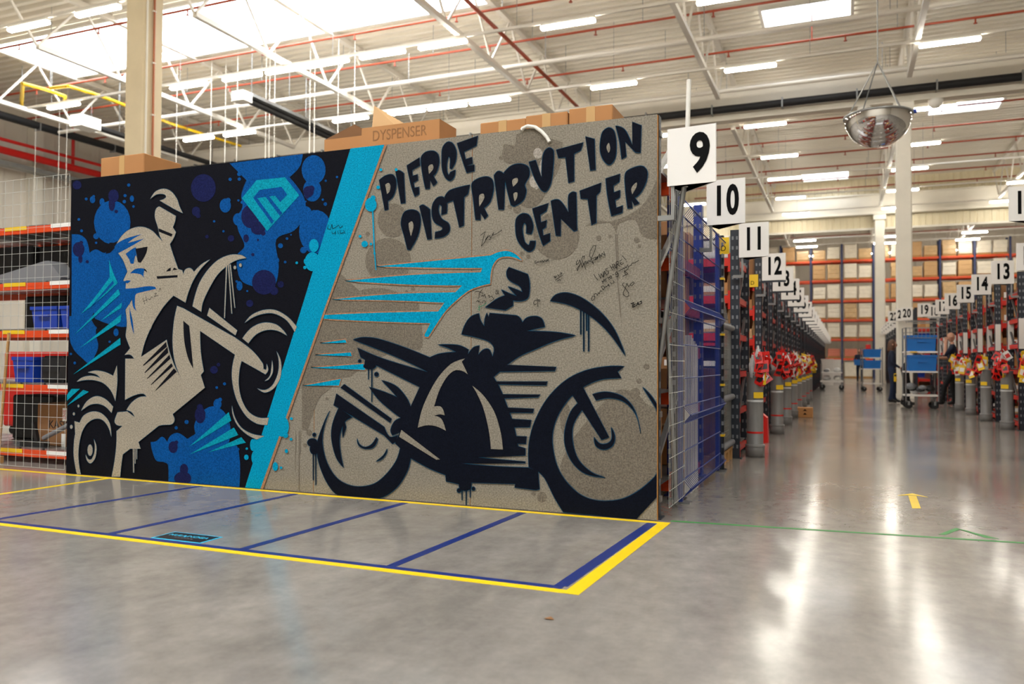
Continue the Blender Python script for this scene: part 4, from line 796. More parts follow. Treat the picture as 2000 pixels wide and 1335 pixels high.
# crimson beamed shelving behind blue fence
CR = thing('shelving_rack', 'blue upright shelving with crimson beams behind the blue fence', 'rack', (-.10, 1.0, 0))
bu = upright_mesh(2.3, BLUEUP, .07, .09)
for x in (0, -1.8):
    for y in (0, 1.1): put('upright', bu, CR, (x, y, 0))
CL = [.12, .62, 1.08, 1.42, 1.75]
cb = MB().box((-.02, .05, -.09), (.02, 1.05, 0)).box((-.03, .05, -.13), (.03, .07, .05)).mesh('beam', MAGENTA)
for z in CL:
    for x in (0, -1.8): put('beam', cb, CR, (x, 0, z))
    MB().box((-1.78, .03, z), (-.02, 1.07, z+.015)).build('shelf_board', GALV, CR)
    MB().box((.021, .1, z-.07), (.023, .24, z-.02)).build('label_plate', PAPER, CR)
for i, (y, z, h, k) in enumerate([(1.25, CL[4]+.016, .3, 1), (1.72, CL[4]+.016, .26, 0), (1.3, CL[3]+.016, .25, 0), (1.75, CL[3]+.016, .22, 1), (1.75, CL[2]+.016, .22, 0), (1.8, CL[0]+.016, .3, 0)]):
    carton('carton', .42, .38, h, (-.36, y, z), 'brown carton behind the blue fence on %s' % ['top shelf by the post', 'top shelf towards sign 10', 'fourth shelf by the post', 'fourth shelf towards sign 10', 'third shelf', 'lowest shelf'][i], k, CARD if i % 2 else CARD2)
for i in range(5):
    o = MB().prism([(0, 0), (.05, 0), (.05, .012), (.012, .012), (.012, .05), (0, .05)], 'z', 0, 1.16-.02*i).build('white_profile', SIGNW, None, (-.042, 1.14+i*.07, 0)); tag(o, 'tall white plastic angle profile stored upright behind the blue fence', 'profile', 'white profiles behind the blue fence')
# cage on a wooden pallet
t = thing('mesh_cage', 'tall grey wire cage on a wooden pallet beside the first grey tube', 'cage', (-.04, 2.68, 0))
for y in (0, .25, .5, .73): MB().box((-.75, y-.04, 0), (.05, y+.05, .1)).build('pallet_block', WOOD, t)
for x in (-.7, -.35, 0): MB().box((x-.05, -.05, .1), (x+.05, .80, .125)).build('pallet_plank', WOOD, t)
for x in (.02, -.72):
    for y in (0, .76): MB().box((x-.02, y-.02, .125), (x+.02, y+.02, 1.92 if y < .5 else 1.35)).build('post', GALV, t)
mb = MB()
for i in range(20): mb.cyl((.02, i*.76/19, .14), (.02, i*.76/19, 1.9-.57*i/19), .002, n=4, caps=False)
for i in range(34): mb.cyl((.02, 0, .14+i*.05), (.02, .76 if .14+i*.05 < 1.33 else max(.05, .76*(1.9-.14-i*.05)/.57), .14+i*.05), .002, n=4, caps=False)
mb.build('wire_grid', GALV, t)['kind'] = 'stuff'
MB().box((.012, .02, .14), (.014, .74, 1.3)).build('clear_film', GLASSF, t)
for z in (.17, .62, 1.30): MB().cyl((.05, -.01, z), (.05, .77, z), .03, n=10).build('rail', GREYP, t)
MB().box((-.70, .03, .125), (-.05, .74, .9)).build('load', CARD2, t)
t = thing('rack_post', 'dark steel post with yellow clips between blue fence and cage', 'post', (.02, 2.555, 0)); put('upright', upright_mesh(2.1, DKUP, .06, .06), t)
for z in (.3, .75, 1.2, 1.7): MB().box((-.035, -.04, z), (.035, .04, z+.02)).build('clip', YELP, t)
# ================================================================== aisle signs
num_cache = {}
_ones = 'zero one two three four five six seven eight nine ten eleven twelve thirteen fourteen fifteen sixteen seventeen eighteen nineteen'.split()
def word(n): return _ones[n] if n < 20 else ['twenty', 'thirty'][n//10-2]+('' if n % 10 == 0 else '-'+_ones[n % 10])
def aisle_sign(n, y, xroot, s, ztop, bar, pole=None, arm=None):
    """s=+1 sign sticks out towards +x (left shelving), -1 towards -x"""
    side = 'left' if s > 0 else 'right'
    t = thing('aisle_sign', 'white folded aisle sign with black number %s over the %s' % (word(n), 'rack ends on the mural side' if s > 0 else 'rack ends opposite the mural'), 'sign', (xroot, y, ztop-.34))
    w, h, k = .29, .34, .004
    A, B, Cc = (0, 0), (s*w, -.03), (s*.06, .22)
    def wall(p, q, nm):
        d = Vector((q[0]-p[0], q[1]-p[1])).normalized(); nn = Vector((-d.y, d.x))*k
        return MB().add([(p[0], p[1], 0), (q[0], q[1], 0), (q[0], q[1], h), (p[0], p[1], h), (p[0]+nn.x, p[1]+nn.y, 0), (q[0]+nn.x, q[1]+nn.y, 0), (q[0]+nn.x, q[1]+nn.y, h), (p[0]+nn.x, p[1]+nn.y, h)],
            [(0, 1, 2, 3), (7, 6, 5, 4), (0, 4, 5, 1), (1, 5, 6, 2), (2, 6, 7, 3), (3, 7, 4, 0)]).build(nm, SIGNW, t)
    fp = wall(A, B, 'front_panel'); wall(B, Cc, 'back_panel')
    MB().add([(A[0], A[1], .002), (B[0], B[1], .002), (Cc[0], Cc[1], .002)], [(0, 1, 2), (2, 1, 0)]).build('bottom_panel', SIGNW, t)
    if n not in num_cache: num_cache[n] = text_mesh(str(n), .215, INK, .60 if n > 9 else .78, .0006, .034, 1.12)
    o = put('number', num_cache[n], fp, ((A[0]+B[0])/2+(.05 if n == 9 else 0), (A[1]+B[1])/2-(.008 if n == 9 else .0015)-(.0045 if s < 0 else 0), h/2))
    o.rotation_euler = (math.pi/2, 0, math.atan2(B[1]-A[1], B[0]-A[0]) if s > 0 else math.atan2(A[1]-B[1], A[0]-B[0]))
    if bar: MB().box((.0 if s > 0 else -w, -.02, -.025), (w if s > 0 else 0, .0, -.005)).build('dark_bar', DKUP, t)
    if arm: MB().bar((0, .02, -.02), (arm[0], arm[1], -.02), .03, .03).build('arm', GALV, t); MB().bar((s*.03, .02, -.05), (s*.03, .02, h), .02, .02).build('bracket', GALV, t)
    else: MB().bar((s*.03, .02, -.2), (s*.03, .02, h), .02, .02).build('bracket', GALV, t); MB().box((-s*.06, .012, -.2), (s*.03, .034, -.17)).build('arm', GALV, t)
    if pole: MB().cyl((s*.1, .05, 0), (s*.12, .05, h+.30), .014, n=8).build('pole', WHITE, t); MB().cyl((s*.09, .05, 0), (-.10, .205, -1.1), .016, n=8).build('stay_tube', GALV, t)
    return t
LS = {9: -.10, 10: 1.38, 11: 3.42, 12: 5.85, 13: 7.5, 14: 9.2, 15: 10.9, 16: 12.75, 17: 14.65, 18: 16.45}
yy = 16.45
for k in range(19, 32): yy += 1.9; LS[k] = yy
for n, y in LS.items(): aisle_sign(n, y, .08, 1, 2.345, n >= 12, n == 9)
RS = {11: 4.45, 12: 6.8, 13: 8.67, 14: 10.64, 15: 12.57, 16: 14.6, 17: 16.5, 18: 18.4}
for n, y in RS.items(): aisle_sign(n, y, 3.32 if n != 11 else 2.86, -1, 2.46 if n != 11 else 2.72, False, None, (.52, .04) if n == 11 else None)
for n, y, xr, ar in [(19, 17.62, 3.03, (.34, -.2)), (20, 19.1, 2.735, (.64, .19)), (21, 19.62, 2.64, (.74, -.2)), (22, 20.75, 2.50, (.83, -.17))]: aisle_sign(n, y, xr, -1, 2.46, False, None, ar)
yy = 20.45
FRS = {}
for k in range(23, 34): yy += 1.95; FRS[k] = yy; aisle_sign(k, yy, 2.95, -1, 2.70, False)
# yellow location plates
for (y, z0, z1, lab) in [(2.53, 1.93, 2.08, 'yellow location plate with a letter below sign ten'), (5.88, 1.93, 2.09, 'yellow location plate below sign twelve')]:
    t = thing('location_plate', lab, 'sign', (.0, y, z0)); pl_ = MB().box((-.02 if y < 5 else -.11, -.006, 0), (.10 if y < 5 else .03, -.002, z1-z0)).build('plate', YELP, t)
    o = put('plate_letter', text_mesh('D', .05, INK, .9, .0006), pl_, (.05 if y < 5 else -.04, -.0068, .05)); o.rotation_euler = (math.pi/2, 0, 0)
# ================================================================== numbered shelving racks along the aisle
NLV = [.12, .50, .88, 1.26, 1.64, 2.02]; LEN = 1.8; DEP = .85
r_up = upright_mesh(2.30, DKUP, .09, .07); r_upf = upright_mesh(2.30, DKUP, .09, .07, False); r_upt = upright_mesh(2.66, DKUP, .09, .07, False)
r_bm = MB().box((0, -.02, -.08), (LEN, .02, 0)).box((-.045, -.026, -.14), (.07, .026, .05)).box((LEN-.07, -.026, -.14), (LEN+.045, .026, .05)).mesh('beam', REDBEAM)
r_end = MB().box((-.02, .04, -.07), (.02, DEP-.04, -.01)).mesh('end_beam', REDBEAM)
r_sh = MB().box((0, .02, 0), (LEN, DEP-.02, .015)).mesh('shelf_board', GALV)
r_br = MB().bar((0, .03, .25), (0, DEP-.03, .85), .025, .025).mesh('brace', GALV)
r_lab = MB().box((-.04, -.04, 1.18), (.04, -.036, 1.62)).mesh('label_strip', SIGNW)
r_lab2 = MB().box((-.04, -.041, 1.18), (.04, -.037, 1.62)).mesh('label_strip', SIGNW)
pick = [carton_mesh(.34, .40, .27, 1, m) for m in (CARD, CARD2, CARD3)]; closed = [carton_mesh(.36, .42, .28, 0, m) for m in (CARD, CARD2, CARD3)]
pbin = bin_mesh(.33, .42, .24, BINNAVY); wbox = carton_mesh(.34, .4, .24, 1, mat('white_carton_board', (214, 210, 202), .7)); blk = carton_mesh(.34, .4, .24, 1, BLACKP)
LVN = ['lowest', 'second', 'third', 'fourth', 'fifth', 'top']
rr = random.Random(3)
def aisle_rack(n, ys, xe, s, near, tall=False, blue=False):
    side = 'on the mural side' if s > 0 else 'opposite the mural'
    t = thing('shelving_rack', 'dark shelving rack with red beams below sign %s %s' % (word(n), side), 'rack', (xe, ys, 0))
    sx = -s
    for x in (0, sx*LEN):
        for y in (0, DEP): put('upright', (r_up if near else r_upt if tall else r_upf), t, (x, y, 0))
    for z in NLV:
        for y in (0, DEP): put('beam', r_bm, t, (0 if sx > 0 else -LEN, y, z))
        put('shelf_board', r_sh, t, (0 if sx > 0 else -LEN, 0, z))
        if near: put('end_beam', r_end, t, (0, 0, z))
    for k in range(3): put('brace', r_br, t, (0, 0, k*.6))
    if s < 0 and n < 19: put('label_strip', r_lab, t, (0, 0, 0)); put('label_strip', r_lab2, t, (0, DEP, 0))
    for li, z in enumerate(NLV):
        for k in range(2 if near else 1):
            if not near and li % 2 == (n % 2): continue
            q = rr.random(); y = .24+rr.random()*.04; x = sx*(.25+.40*k)
            if blue and q < .6: me, cl, ct = pbin, 'deep blue picking bin', 'bin'
            elif q < .14: me, cl, ct = wbox, 'white open picking carton', 'box'
            elif q < .22: me, cl, ct = blk, 'black open picking crate', 'crate'
            elif q < .66: i = rr.randrange(3); me, cl, ct = pick[i], ['brown', 'dark brown', 'pale brown'][i]+' open picking carton', 'box'
            else: i = rr.randrange(3); me, cl, ct = closed[i], ['brown', 'dark brown', 'pale brown'][i]+' taped carton', 'box'
            o = put('picking_bin' if ct == 'bin' else 'carton', me, None, (xe+x, ys+y, z+.0155))
            tag(o, '%s %s, %s shelf, rack %s %s' % (cl, ['at the aisle', 'second from aisle'][k], LVN[li], word(n), 'mural side' if s > 0 else 'opposite the mural'), ct, 'goods on the numbered racks')
for n, y in LS.items():
    if n >= 11: aisle_rack(n, y+(.07 if n > 11 else .12), .03, 1, n <= 17)
for n, y in RS.items():
    if n >= 12: aisle_rack(n, y+.08, 3.42, -1, n <= 18)
aisle_rack(11, 4.52, 3.42, -1, False, True)
aisle_rack(22, 20.53, 3.38, -1, False, True)
for n, y in FRS.items(): aisle_rack(n, y+.08, 3.05, -1, False, True, True)
# ================================================================== grey tubes with bags and tags
tube_m = MB().lathe([(.001, 0), (.094, 0), (.094, .10), (.086, .115), (.082, .12), (.082, .84), (.088, .85), (.088, .86), (.076, .86), (.076, .2), (.001, .2)], 20).mesh('tube_body', PVC)
ring_m = MB().lathe([(.095, .10), (.098, .105), (.098, .125), (.084, .13)], 20).mesh('base_collar', PVC)
ylab = MB().box((-.05, -.087, .60), (.05, -.081, .66)).mesh('yellow_label', YELP); strap = MB().lathe([(.0835, .56), (.085, .57), (.0835, .58)], 20).mesh('strap', BAG); strapr = MB().lathe([(.0835, .24), (.085, .25), (.0835, .26)], 20).mesh('red_band', REDP)
def card_mesh(m, m2, w=.085, h=.13):
    return MB().box((-w/2, -.004, -h), (w/2, .004, 0)).box((-w*.35, -.006, -h*.75), (w*.35, -.004, -h*.3), 1).cyl((0, 0, 0), (0, 0, .05), .004, n=5).mesh('tag_card', [m, m2])
tag_r = card_mesh(REDP, BLACKP); tag_y = card_mesh(YELP, PAPER, .10, .17); tag_w = card_mesh(PAPER, REDP)
def bag_mesh(seed):
    g = random.Random(seed); mb = MB()
    for k in range(9):
        a = (g.random()-.5)*4; r0 = .035; lean = .0+g.random()*.07; h = .10+g.random()*.2
        p0 = Vector((r0*math.cos(a), r0*math.sin(a), .7)); p1 = p0+Vector((lean*math.cos(a), lean*math.sin(a), .16+h*.4)); p2 = p1+Vector((.03*math.cos(a+1), .03*math.sin(a+1), h*.55))
        mb.cyl(p0, p1, .018, .026, n=6).cyl(p1, p2, .026, .012, n=6)
    return mb.mesh('bag_bundle', BAG)
bags = [bag_mesh(i) for i in range(4)]
def bag_tube(x, y, label, yellow, seed, s):
    g = random.Random(seed); t = thing('bag_tube', label, 'tube', (x, y, 0), group=None)
    put('tube_body', tube_m, t); put('base_collar', ring_m, t); put('yellow_label', ylab, t, (0, 0, 0), s*.5); put('strap', strap, t)
    if s > 0: put('red_band', strapr, t)
    put('bag_bundle', bags[seed % 4], t, (0, 0, 0), (0 if s > 0 else math.pi)+(seed % 3-1)*.3)
    for k in range(20):
        a = (g.random()-.5)*3.0+(0 if s > 0 else math.pi); r = .09+g.random()*.05; me = tag_y if g.random() < yellow else (tag_r if g.random() < .8 else tag_w)
        o = put('hanging_tag', me, t, (r*math.cos(a), r*math.sin(a), .84+g.random()*.30), a+math.pi/2)
        o.rotation_euler = (g.uniform(-.4, .4), g.uniform(-.6, .6), g.uniform(-.8, .8))
LT = [3.74, 6.65, 8.42, 10.15, 11.75, 13.55, 15.4, 17.2]
for i, y in enumerate(LT): bag_tube(.20, y, 'grey tube of plastic bags with red tags by the rack end under sign %s' % word(11+i), .04+.035*i, i+1, 1)
RT = [6.95, 8.81, 10.72, 12.5, 14.1]
for i, y in enumerate(RT): bag_tube(3.245, y+.02, 'grey tube with red and yellow tags below sign %s opposite the mural' % word(12+i), .27, i+11, -1)
# small floor items on the left
o = MB().prism([(-.12, 0), (.14, 0), (.13, .30), (.06, .36), (-.06, .36)], 'y', -.02, .16).box((-.08, -.026, .1), (.08, -.02, .22)).build('red_stand', REDP, None, (.06, 5.25, 0)); tag(o, 'red plastic panel stand on the floor between the first two tubes', 'stand')
t = thing('carton', 'small brown carton with two black arrows on the aisle floor', 'box', (.40, 10.35, 0))
MB().cbox((-.13, -.10, 0), (.13, .10, .175), .005).build('body', CARD, t)
for k in range(2): MB().prism([(-.035, .05+k*.065), (.035, .05+k*.065), (0, .085+k*.065)], 'y', -.1015, -.1).build('printed_arrow', INK, t)
# ================================================================== far pallet racking
FY = 50.5; bay = 1.85; FX = [-6.5+bay*i for i in range(12)]
fu = upright_mesh(8.6, mat('far_upright_blue', (44, 54, 96), .5), .12, .10, False)
fbm = MB().box((0, -.03, -.13), (bay-.12, .03, 0)).mesh('beam', ORANGE)
ft = thing('pallet_rack', 'tall orange pallet racking across the far end of the aisle', 'rack', (0, FY, 0))
for x in FX:
    for y in (0, 1.1): put('upright', fu, ft, (x, y, 0))
FL_Z = [1.27, 2.5, 3.73, 4.95, 6.25, 7.5]
for z in FL_Z:
    for x in FX[:-1]:
        for y in (0, 1.1): put('beam', fbm, ft, (x+.06, y, z))
        for k in (0.45, 1.25): put('support_bar', bpy.data.meshes.get('support_bar') or MB().box((-.05, 0, -.05), (.05, 1.1, 0)).mesh('support_bar', WOOD), ft, (x+k, 0, z))
def load_mesh(h, m, seed):
    g = random.Random(seed); mb = MB()
    for yy in (-.42, 0, .42): mb.box((-.38, yy-.05, 0), (.38, yy+.05, .09), 1)
    mb.box((-.38, -.5, .09), (.38, .5, .12), 1); n = 3; z = .12
    for k in range(n):
        d = g.uniform(-.015, .015); mb.cbox((-.37+d, -.48, z), (.37+d, .48, z+(h-.12)/n), .02); z += (h-.12)/n
    return mb.mesh('pallet_load', [m, WOOD])
loads = [(load_mesh(h, m, i), nm) for i, (h, m, nm) in enumerate([(1.02, WRAP, 'white wrapped'), (.86, WRAP, 'low white wrapped'), (1.0, WRAPT, 'tan wrapped'), (.7, WRAPT, 'low tan wrapped'), (.98, CARD3, 'pale carton'), (.6, mat('pinkish_wrap', (206, 120, 96), .5), 'low reddish')])]
for li, z in enumerate([0]+FL_Z):
    for bi, x in enumerate(FX[:-1]):
        for k in (0, 1):
            q = rr.random()
            if q < .08: continue
            i = rr.choice([0, 0, 0, 1, 1, 2, 4, 4, 3] if li > 1 else [0, 3, 3, 5, 2])
            o = put('pallet_load', loads[i][0], None, (x+.50+.86*k, FY+.55, z+.001))
            tag(o, '%s pallet load on the %s level of the far orange racking' % (loads[i][1], ['floor', 'first', 'second', 'third', 'fourth', 'fifth', 'top'][li]), 'pallet', 'pallet loads on the far racking')
# ================================================================== picking trolleys
def wheel(t, x, y, r=.075):
    fk = MB().box((x-.02, y-.03, r), (x+.02, y+.03, r*2.1)).build('castor', GALV, t); MB().cyl((x, y-.02, r), (x, y+.02, r), r, n=16).build('wheel', RUBBER, fk)
def trolley(loc, rz, label, w=.68, d=.5, hs=(.30, .80, 1.22), top=1.72, basket=True):
    t = thing('picking_trolley', label, 'trolley', loc, rz)
    for sx in (-1, 1):
        for sy in (-1, 1):
            MB().cyl((sx*w/2, sy*d/2, .16), (sx*w/2, sy*d/2, top), .016, n=8).build('post', GALV, t); wheel(t, sx*(w/2-.06), sy*(d/2-.06))
    for z in hs:
        MB().box((-w/2-.01, -d/2-.01, z-.035), (w/2+.01, d/2+.01, z)).build('shelf', SIGNW, t)
    MB().box((-w/2+.08, -d/2-.013, hs[-1]-.03), (-w/2+.22, -d/2-.01, hs[-1]-.004)).build('yellow_sticker', YELP, t)
    if basket:
        mb = MB()
        for z in (top, top-.1, top-.22):
            mb.tube([(-w/2, -d/2, z), (w/2, -d/2, z), (w/2, d/2, z), (-w/2, d/2, z), (-w/2, -d/2, z)], .005, 5)
        for i in range(9): mb.cyl((-w/2+i*w/8, -d/2, top-.22), (-w/2+i*w/8, -d/2, top), .003, n=4); mb.cyl((-w/2+i*w/8, d/2, top-.22), (-w/2+i*w/8, d/2, top), .003, n=4)
        mb.build('wire_basket', GALV, t)['kind'] = 'stuff'
    return t
trolley((2.545, 14.45, 0), .06, 'white picking trolley with two blue bins beside the column', .62, .48)
bin_(.56, .42, .34, (2.545, 14.45, 1.222), 'sky blue bin on the top shelf of the near picking trolley', BINBLUE, .06)
bin_(.56, .42, .34, (2.555, 14.45, .802), 'sky blue bin on the middle shelf of the near picking trolley', BINBLUE, .06)
t = thing('bag_pile', 'heap of grey and white plastic bags on the trolley bottom shelf', 'bags', (2.545, 14.45, .302))
g = random.Random(5)
for k in range(9):
    x, y, r = g.uniform(-.2, .2), g.uniform(-.15, .15), g.uniform(.06, .1)
    MB().lathe([(.001, 0), (r, .02), (r*1.25, r*.7), (r*.8, r*1.3), (.001, r*1.5)], 9).build('bag', [BAG, BLACKP, GREYP][k % 3], t, (x, y, .0+.05*(k % 3)), k)
trolley((1.90, 25.6, 0), .1, 'white picking trolley with stacked blue bins behind the woman', .62, .5, (.28, .78, 1.16), 1.5, False)
bin_(.56, .42, .28, (1.90, 25.6, 1.162), 'sky blue bin on the top shelf of the far picking trolley', BINBLUE, .1); bin_(.56, .42, .28, (1.90, 25.6, .782), 'sky blue bin on the middle shelf of the far picking trolley', BINBLUE, .1)
o = MB().cbox((-.08, -.06, 0), (.08, .06, .16), .01).build('red_packet', REDP, None, (1.80, 25.55, 1.443)); tag(o, 'small red packet standing on the upper bin of the far trolley', 'packet')
t = thing('flat_cart', 'low silver cart piled with bags on the mural side of the aisle', 'cart', (.62, 26.6, 0))
MB().box((-.38, -.5, .28), (.38, .5, .34)).build('deck', SIGNW, t); MB().box((-.36, -.48, .6), (.36, .48, .63)).build('shelf', SIGNW, t)
for sx in (-1, 1):
    for sy in (-1, 1): MB().cyl((sx*.36, sy*.48, .16), (sx*.36, sy*.48, .95), .015, n=8).build('post', GALV, t); wheel(t, sx*.32, sy*.42, .09)
for k in range(8):
    r = g.uniform(.08, .12); o = MB().lathe([(.001, 0), (r, .02), (r*1.2, r*.7), (r*.7, r*1.3), (.001, r*1.4)], 9).build('plastic_bag', [BAG, GREYP, PAPER][k % 3], None, (.62+(-.18, .18)[(k//2) % 2], 26.6+(-.26, .24)[k//4], .631 if k % 2 else .341)); tag(o, '%s plastic bag lying on the %s of the low silver cart' % (['clear', 'grey', 'white'][k % 3], 'upper shelf' if k % 2 else 'deck'), 'bag', 'bags on the low silver cart')
for (x, y, z, w, lab) in [(.35, 33, .0, .5, 'white crate stack on the floor beyond the low silver cart'), (.6, 38, 0, .55, 'white crate stack near the far racking on the mural side')]:
    t = thing('crate_stack', lab, 'crate', (x, y, 0))
    for k in range(4): put('crate', bin_mesh(w, .5, .28, SIGNW), t, (0, 0, k*.285))
# ================================================================== people
def person(label, loc, rz, joints, radii, bones, mats, head_p, head_r, face_dir, hair=None, name='person'):
    t = thing(name, label, 'person', loc, rz)
    names = list(joints); idx = {n: i for i, n in enumerate(names)}
    me = bpy.data.meshes.new('body'); me.from_pydata([joints[n] for n in names], [(idx[a], idx[b]) for a, b, _ in bones], [])
    ob = bpy.data.objects.new('body_tmp', me); COL.objects.link(ob)
    md = ob.modifiers.new('skin', 'SKIN'); md.use_smooth_shade = True
    for i, n in enumerate(names):
        sv = me.skin_vertices[0].data[i]; r = radii[n]; sv.radius = (r, r) if not isinstance(r, tuple) else r; sv.use_root = (n == 'pelvis')
    sb = ob.modifiers.new('sub', 'SUBSURF'); sb.levels = 2; sb.render_levels = 2
    bpy.context.view_layer.update(); dg = bpy.context.evaluated_depsgraph_get(); m2 = bpy.data.meshes.new_from_object(ob.evaluated_get(dg)); bpy.data.objects.remove(ob)
    # head with nose, eyes, ears joined into the same mesh
    bm = bmesh.new(); bm.from_mesh(m2); nb = len(bm.faces); hc = Vector(head_p); f = Vector(face_dir).normalized(); sd = Vector((0, 0, 1)).cross(f).normalized(); up = f.cross(sd)*-1 if False else sd.cross(f)*-1
    up = Vector((0, 0, 1)); up = (up-f*up.dot(f)).normalized(); bmh = bmesh.new(); bmesh.ops.create_uvsphere(bmh, u_segments=16, v_segments=12, radius=1)
    for v in bmh.verts:
        x, y, z = v.co; jaw = 1-.22*max(0, -z); q = f*(x*head_r*.95*jaw)+sd*(y*head_r*.76*jaw)+up*(z*head_r*1.22)
        if x > .82 and abs(y) < .3 and -.3 < z < .15: q += f*head_r*.2
        v.co = hc+q
    for s in (-1, 1): bmesh.ops.create_icosphere(bmh, subdivisions=1, radius=head_r*.22, matrix=Matrix.Translation(hc+sd*s*head_r*.76))
    mh = bpy.data.meshes.new('h'); bmh.to_mesh(mh); bmh.free(); bm.from_mesh(mh); eyes0 = len(bm.faces)
    be = bmesh.new()
    for s in (-1, 1): bmesh.ops.create_icosphere(be, subdivisions=1, radius=head_r*.11, matrix=Matrix.Translation(hc+f*head_r*.86+sd*s*head_r*.32+up*head_r*.12))
    bmesh.ops.create_icosphere(be, subdivisions=1, radius=head_r*.1, matrix=Matrix.Translation(hc+f*head_r*.84-up*head_r*.55) @ Matrix.Diagonal((1, 2, .5, 1)))
    mh2 = bpy.data.meshes.new('e'); be.to_mesh(mh2); be.free(); bm.from_mesh(mh2)
    bm.faces.ensure_lookup_table(); P = {n: Vector(joints[n]) for n in names}; mn = list(dict.fromkeys([b[2] for b in bones]+['skin', 'ink']))
    for i, fc in enumerate(bm.faces):
        fc.smooth = True
        if i >= eyes0: fc.material_index = mn.index('ink'); continue
        if i >= nb: fc.material_index = mn.index('skin'); continue
        c = fc.calc_center_median(); best = None
        for a, b, m in bones:
            d = P[b]-P[a]; u = max(0, min(1, (c-P[a]).dot(d)/max(d.length_squared, 1e-9))); dist = (c-P[a]-d*u).length-.5*0
            if best is None or dist < best[0]: best = (dist, m)
        fc.material_index = mn.index(best[1])
    out = bpy.data.meshes.new('body'); bm.to_mesh(out); bm.free()
    for m in mn: out.materials.append(mats[m])
    put('body', out, t)
    if hair:
        bh = bmesh.new(); bmesh.ops.create_uvsphere(bh, u_segments=16, v_segments=12, radius=1)
        for v in bh.verts:
            x, y, z = v.co; v.co = hc+f*((x*.98-.12)*head_r*1.02)+sd*(y*head_r*.86)+up*(z*head_r*1.3+head_r*.06)
        dele = [fc for fc in bh.faces if (fc.calc_center_median()-hc).dot(f) > head_r*.45 and (fc.calc_center_median()-hc).dot(up) < head_r*.75]
        bmesh.ops.delete(bh, geom=dele, context='FACES')
        if hair == 'long':
            for v in bh.verts:
                if (v.co-hc).dot(up) < -.2*head_r: v.co += up*(-head_r*1.1)-f*head_r*.15
        hm = bpy.data.meshes.new('hair'); bh.to_mesh(hm); bh.free(); hm.materials.append(mats['hair'])
        for p in hm.polygons: p.use_smooth = True
        put('hair', hm, t)
    return t
SKIN = mat('skin', (190, 140, 114), .55); NAVYC = mat('navy_cloth', (20, 26, 48), .85, bump=.2); JEAN = mat('dark_jeans', (24, 36, 62), .85, bump=.2); BLKC = mat('black_cloth', (17, 17, 20), .85, bump=.2); HAIRB = mat('brown_hair', (84, 52, 32), .6); SHOE = mat('dark_shoes', (24, 24, 26), .6)
MP = dict(skin=SKIN, navy=NAVYC, jean=JEAN, black=BLKC, hair=HAIRB, shoe=SHOE, ink=INK)
def skeleton(h, Lh, Rh, Lf, Rf, Le, Re, Lk, Rk, lean=(0, 0), top='navy', legs='jean', sleeve='navy', fore='navy'):
    """facing +x; y is sideways; positions of hands, feet, elbows, knees given"""
    k = h/1.70; lx, lz = lean
    J = {'pelvis': (0, 0, .93*k), 'waist': (lx*.3, 0, 1.08*k+lz*.3), 'chest': (lx*.8, 0, 1.30*k+lz*.8), 'neck': (lx*1.0, 0, 1.44*k+lz), 'nape': (lx*1.1+.01, 0, 1.50*k+lz)}
    R = {'pelvis': .135*k, 'waist': .12*k, 'chest': (.135*k, .15*k), 'neck': .06*k, 'nape': .05*k}
    B = [('pelvis', 'waist', top), ('waist', 'chest', top), ('chest', 'neck', top), ('neck', 'nape', 'skin')]
    for s, nm, hd, ft, el, kn in ((1, 'L', Lh, Lf, Le, Lk), (-1, 'R', Rh, Rf, Re, Rk)):
        J['sh'+nm] = (lx*.95, s*.17*k, 1.38*k+lz); J['el'+nm] = el; J['wr'+nm] = hd; J['hip'+nm] = (0, s*.09*k, .86*k); J['kn'+nm] = kn; J['an'+nm] = (ft[0], ft[1], .09*k); J['he'+nm] = (ft[0]-.05, ft[1], .045); J['to'+nm] = (ft[0]+.16*k, ft[1], .04)
        d = (Vector(hd)-Vector(el)).normalized(); pl = Vector(hd)+d*.07; J['pa'+nm] = tuple(pl)
        R.update({'sh'+nm: .065*k, 'el'+nm: .046*k, 'wr'+nm: .03*k, 'pa'+nm: (.036*k, .022*k), 'hip'+nm: .095*k, 'kn'+nm: .062*k, 'an'+nm: .045*k, 'he'+nm: .042*k, 'to'+nm: .038*k})
        B += [('chest', 'sh'+nm, top), ('sh'+nm, 'el'+nm, sleeve), ('el'+nm, 'wr'+nm, fore), ('wr'+nm, 'pa'+nm, 'skin'), ('pelvis', 'hip'+nm, legs), ('hip'+nm, 'kn'+nm, legs), ('kn'+nm, 'an'+nm, legs), ('an'+nm, 'he'+nm, 'shoe'), ('an'+nm, 'to'+nm, 'shoe')]
        side = d.cross(Vector((0, 0, 1))); side = side.normalized() if side.length > .2 else Vector((1, 0, 0))
        for i, (off, ln) in enumerate([(-.028, .065), (-.009, .08), (.010, .075), (.028, .058)]):
            p = pl+side*off*k+d*.02; q = p+d*ln*k*.55; r = q+(d*.6+Vector((.5, 0, -.3))*.5).normalized()*ln*k*.5
            for nm2, pt in (('a', p), ('b', q), ('c', r)): J['f%s%d%s' % (nm, i, nm2)] = tuple(pt); R['f%s%d%s' % (nm, i, nm2)] = .009*k
            B += [('pa'+nm, 'f%s%da' % (nm, i), 'skin'), ('f%s%da' % (nm, i), 'f%s%db' % (nm, i), 'skin'), ('f%s%db' % (nm, i), 'f%s%dc' % (nm, i), 'skin')]
        th = Vector(hd)+d*.02-side*.04*k; J['t'+nm] = tuple(th); J['u'+nm] = tuple(th+d*.05*k-side*.012); R['t'+nm] = R['u'+nm] = .011*k; B += [('wr'+nm, 't'+nm, 'skin'), ('t'+nm, 'u'+nm, 'skin')]
    return J, R, B, k, (lx*1.25+.02, 0, 1.60*k+lz)
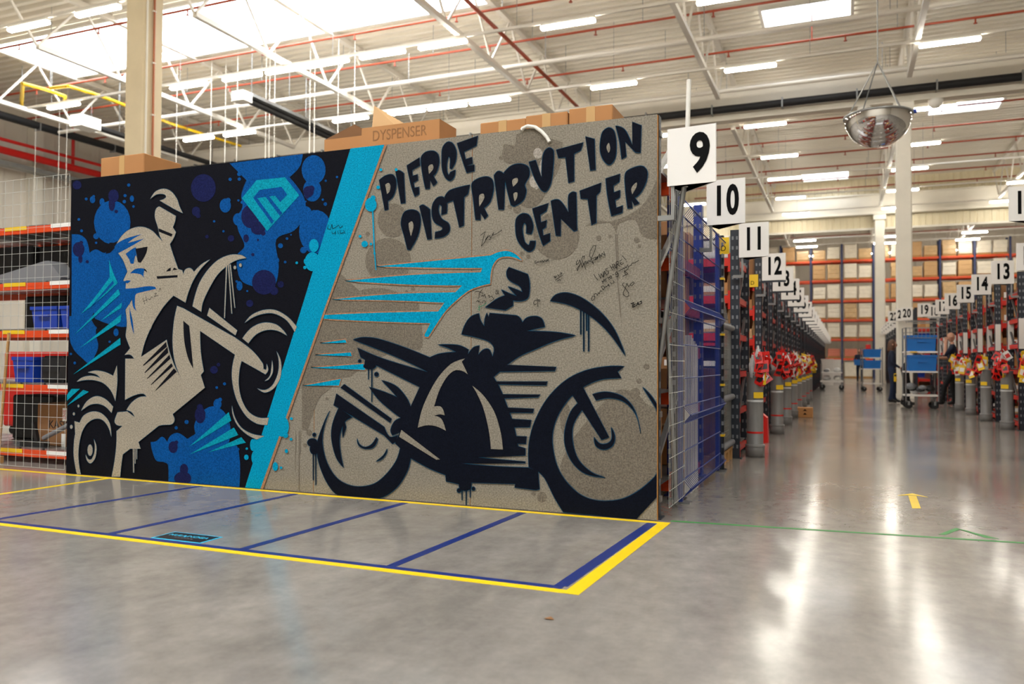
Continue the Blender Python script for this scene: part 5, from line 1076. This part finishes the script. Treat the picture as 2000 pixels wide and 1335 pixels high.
# woman in profile facing the trolley
J, R, B, k, hp = skeleton(1.50, (.06, .20, .70), (.16, -.16, .86), (.05, .09, 0), (-.04, -.09, 0), (-.03, .22, .95), (.0, -.21, .97), (.05, .09, .45), (.01, -.09, .45))
w_ = person('woman with brown hair in a navy jacket and dark jeans facing the trolley', (2.10, 16.65, 0), 0.0, J, R, B, MP, hp, .092, (1, 0, -.05), 'long')
t = thing('hand_scanner', 'yellow hand scanner held by the woman in the navy jacket', 'scanner', (2.165, 16.47, .52)); MB().cbox((-.03, -.03, 0), (.03, .03, .2), .012).build('body', YELP, t); MB().box((-.025, -.035, .13), (.025, -.03, .18)).build('screen', BLACKP, t)
# man facing her, hand at the chin (built facing +x then turned round)
J, R, B, k, hp = skeleton(1.66, (.17, .05, 1.42), (.36, -.14, 1.10), (.26, .11, 0), (-.02, -.10, 0), (.20, .17, 1.14), (.10, -.24, 1.08), (.20, .11, .46), (.03, -.10, .46), (.03, 0), 'navy', 'black', 'navy', 'skin')
person('bald man in a navy polo and black trousers with hand at chin', (3.36, 16.05, 0), math.pi, J, R, B, MP, hp, .09, (1, 0, -.08), None)
# person stooping behind the trolley
J, R, B, k, hp = skeleton(1.62, (.42, .16, .86), (.40, -.16, .80), (.06, .1, 0), (-.04, -.1, 0), (.22, .2, .95), (.16, -.22, .94), (.08, .1, .46), (.02, -.1, .46), (.34, -.22), 'black', 'black', 'black', 'skin')
person('person in black stooping behind the near picking trolley', (2.30, 15.35, 0), 0.0, J, R, B, MP, hp, .095, (1, 0, -.6), 'short')
# far worker with a blue bin
J, R, B, k, hp = skeleton(1.66, (.34, .16, 1.0), (.34, -.16, 1.0), (.1, .1, 0), (-.08, -.1, 0), (.08, .24, 1.06), (.08, -.24, 1.06), (.08, .1, .46), (0, -.1, .46))
person('distant worker in dark clothes carrying a blue bin towards the camera side', (1.75, 40.0, 0), -math.pi/2, J, R, B, MP, hp, .10, (1, 0, -.1), 'short')
bin_(.56, .36, .28, (1.75, 39.33, .86), 'sky blue bin carried by the distant worker', BINBLUE)
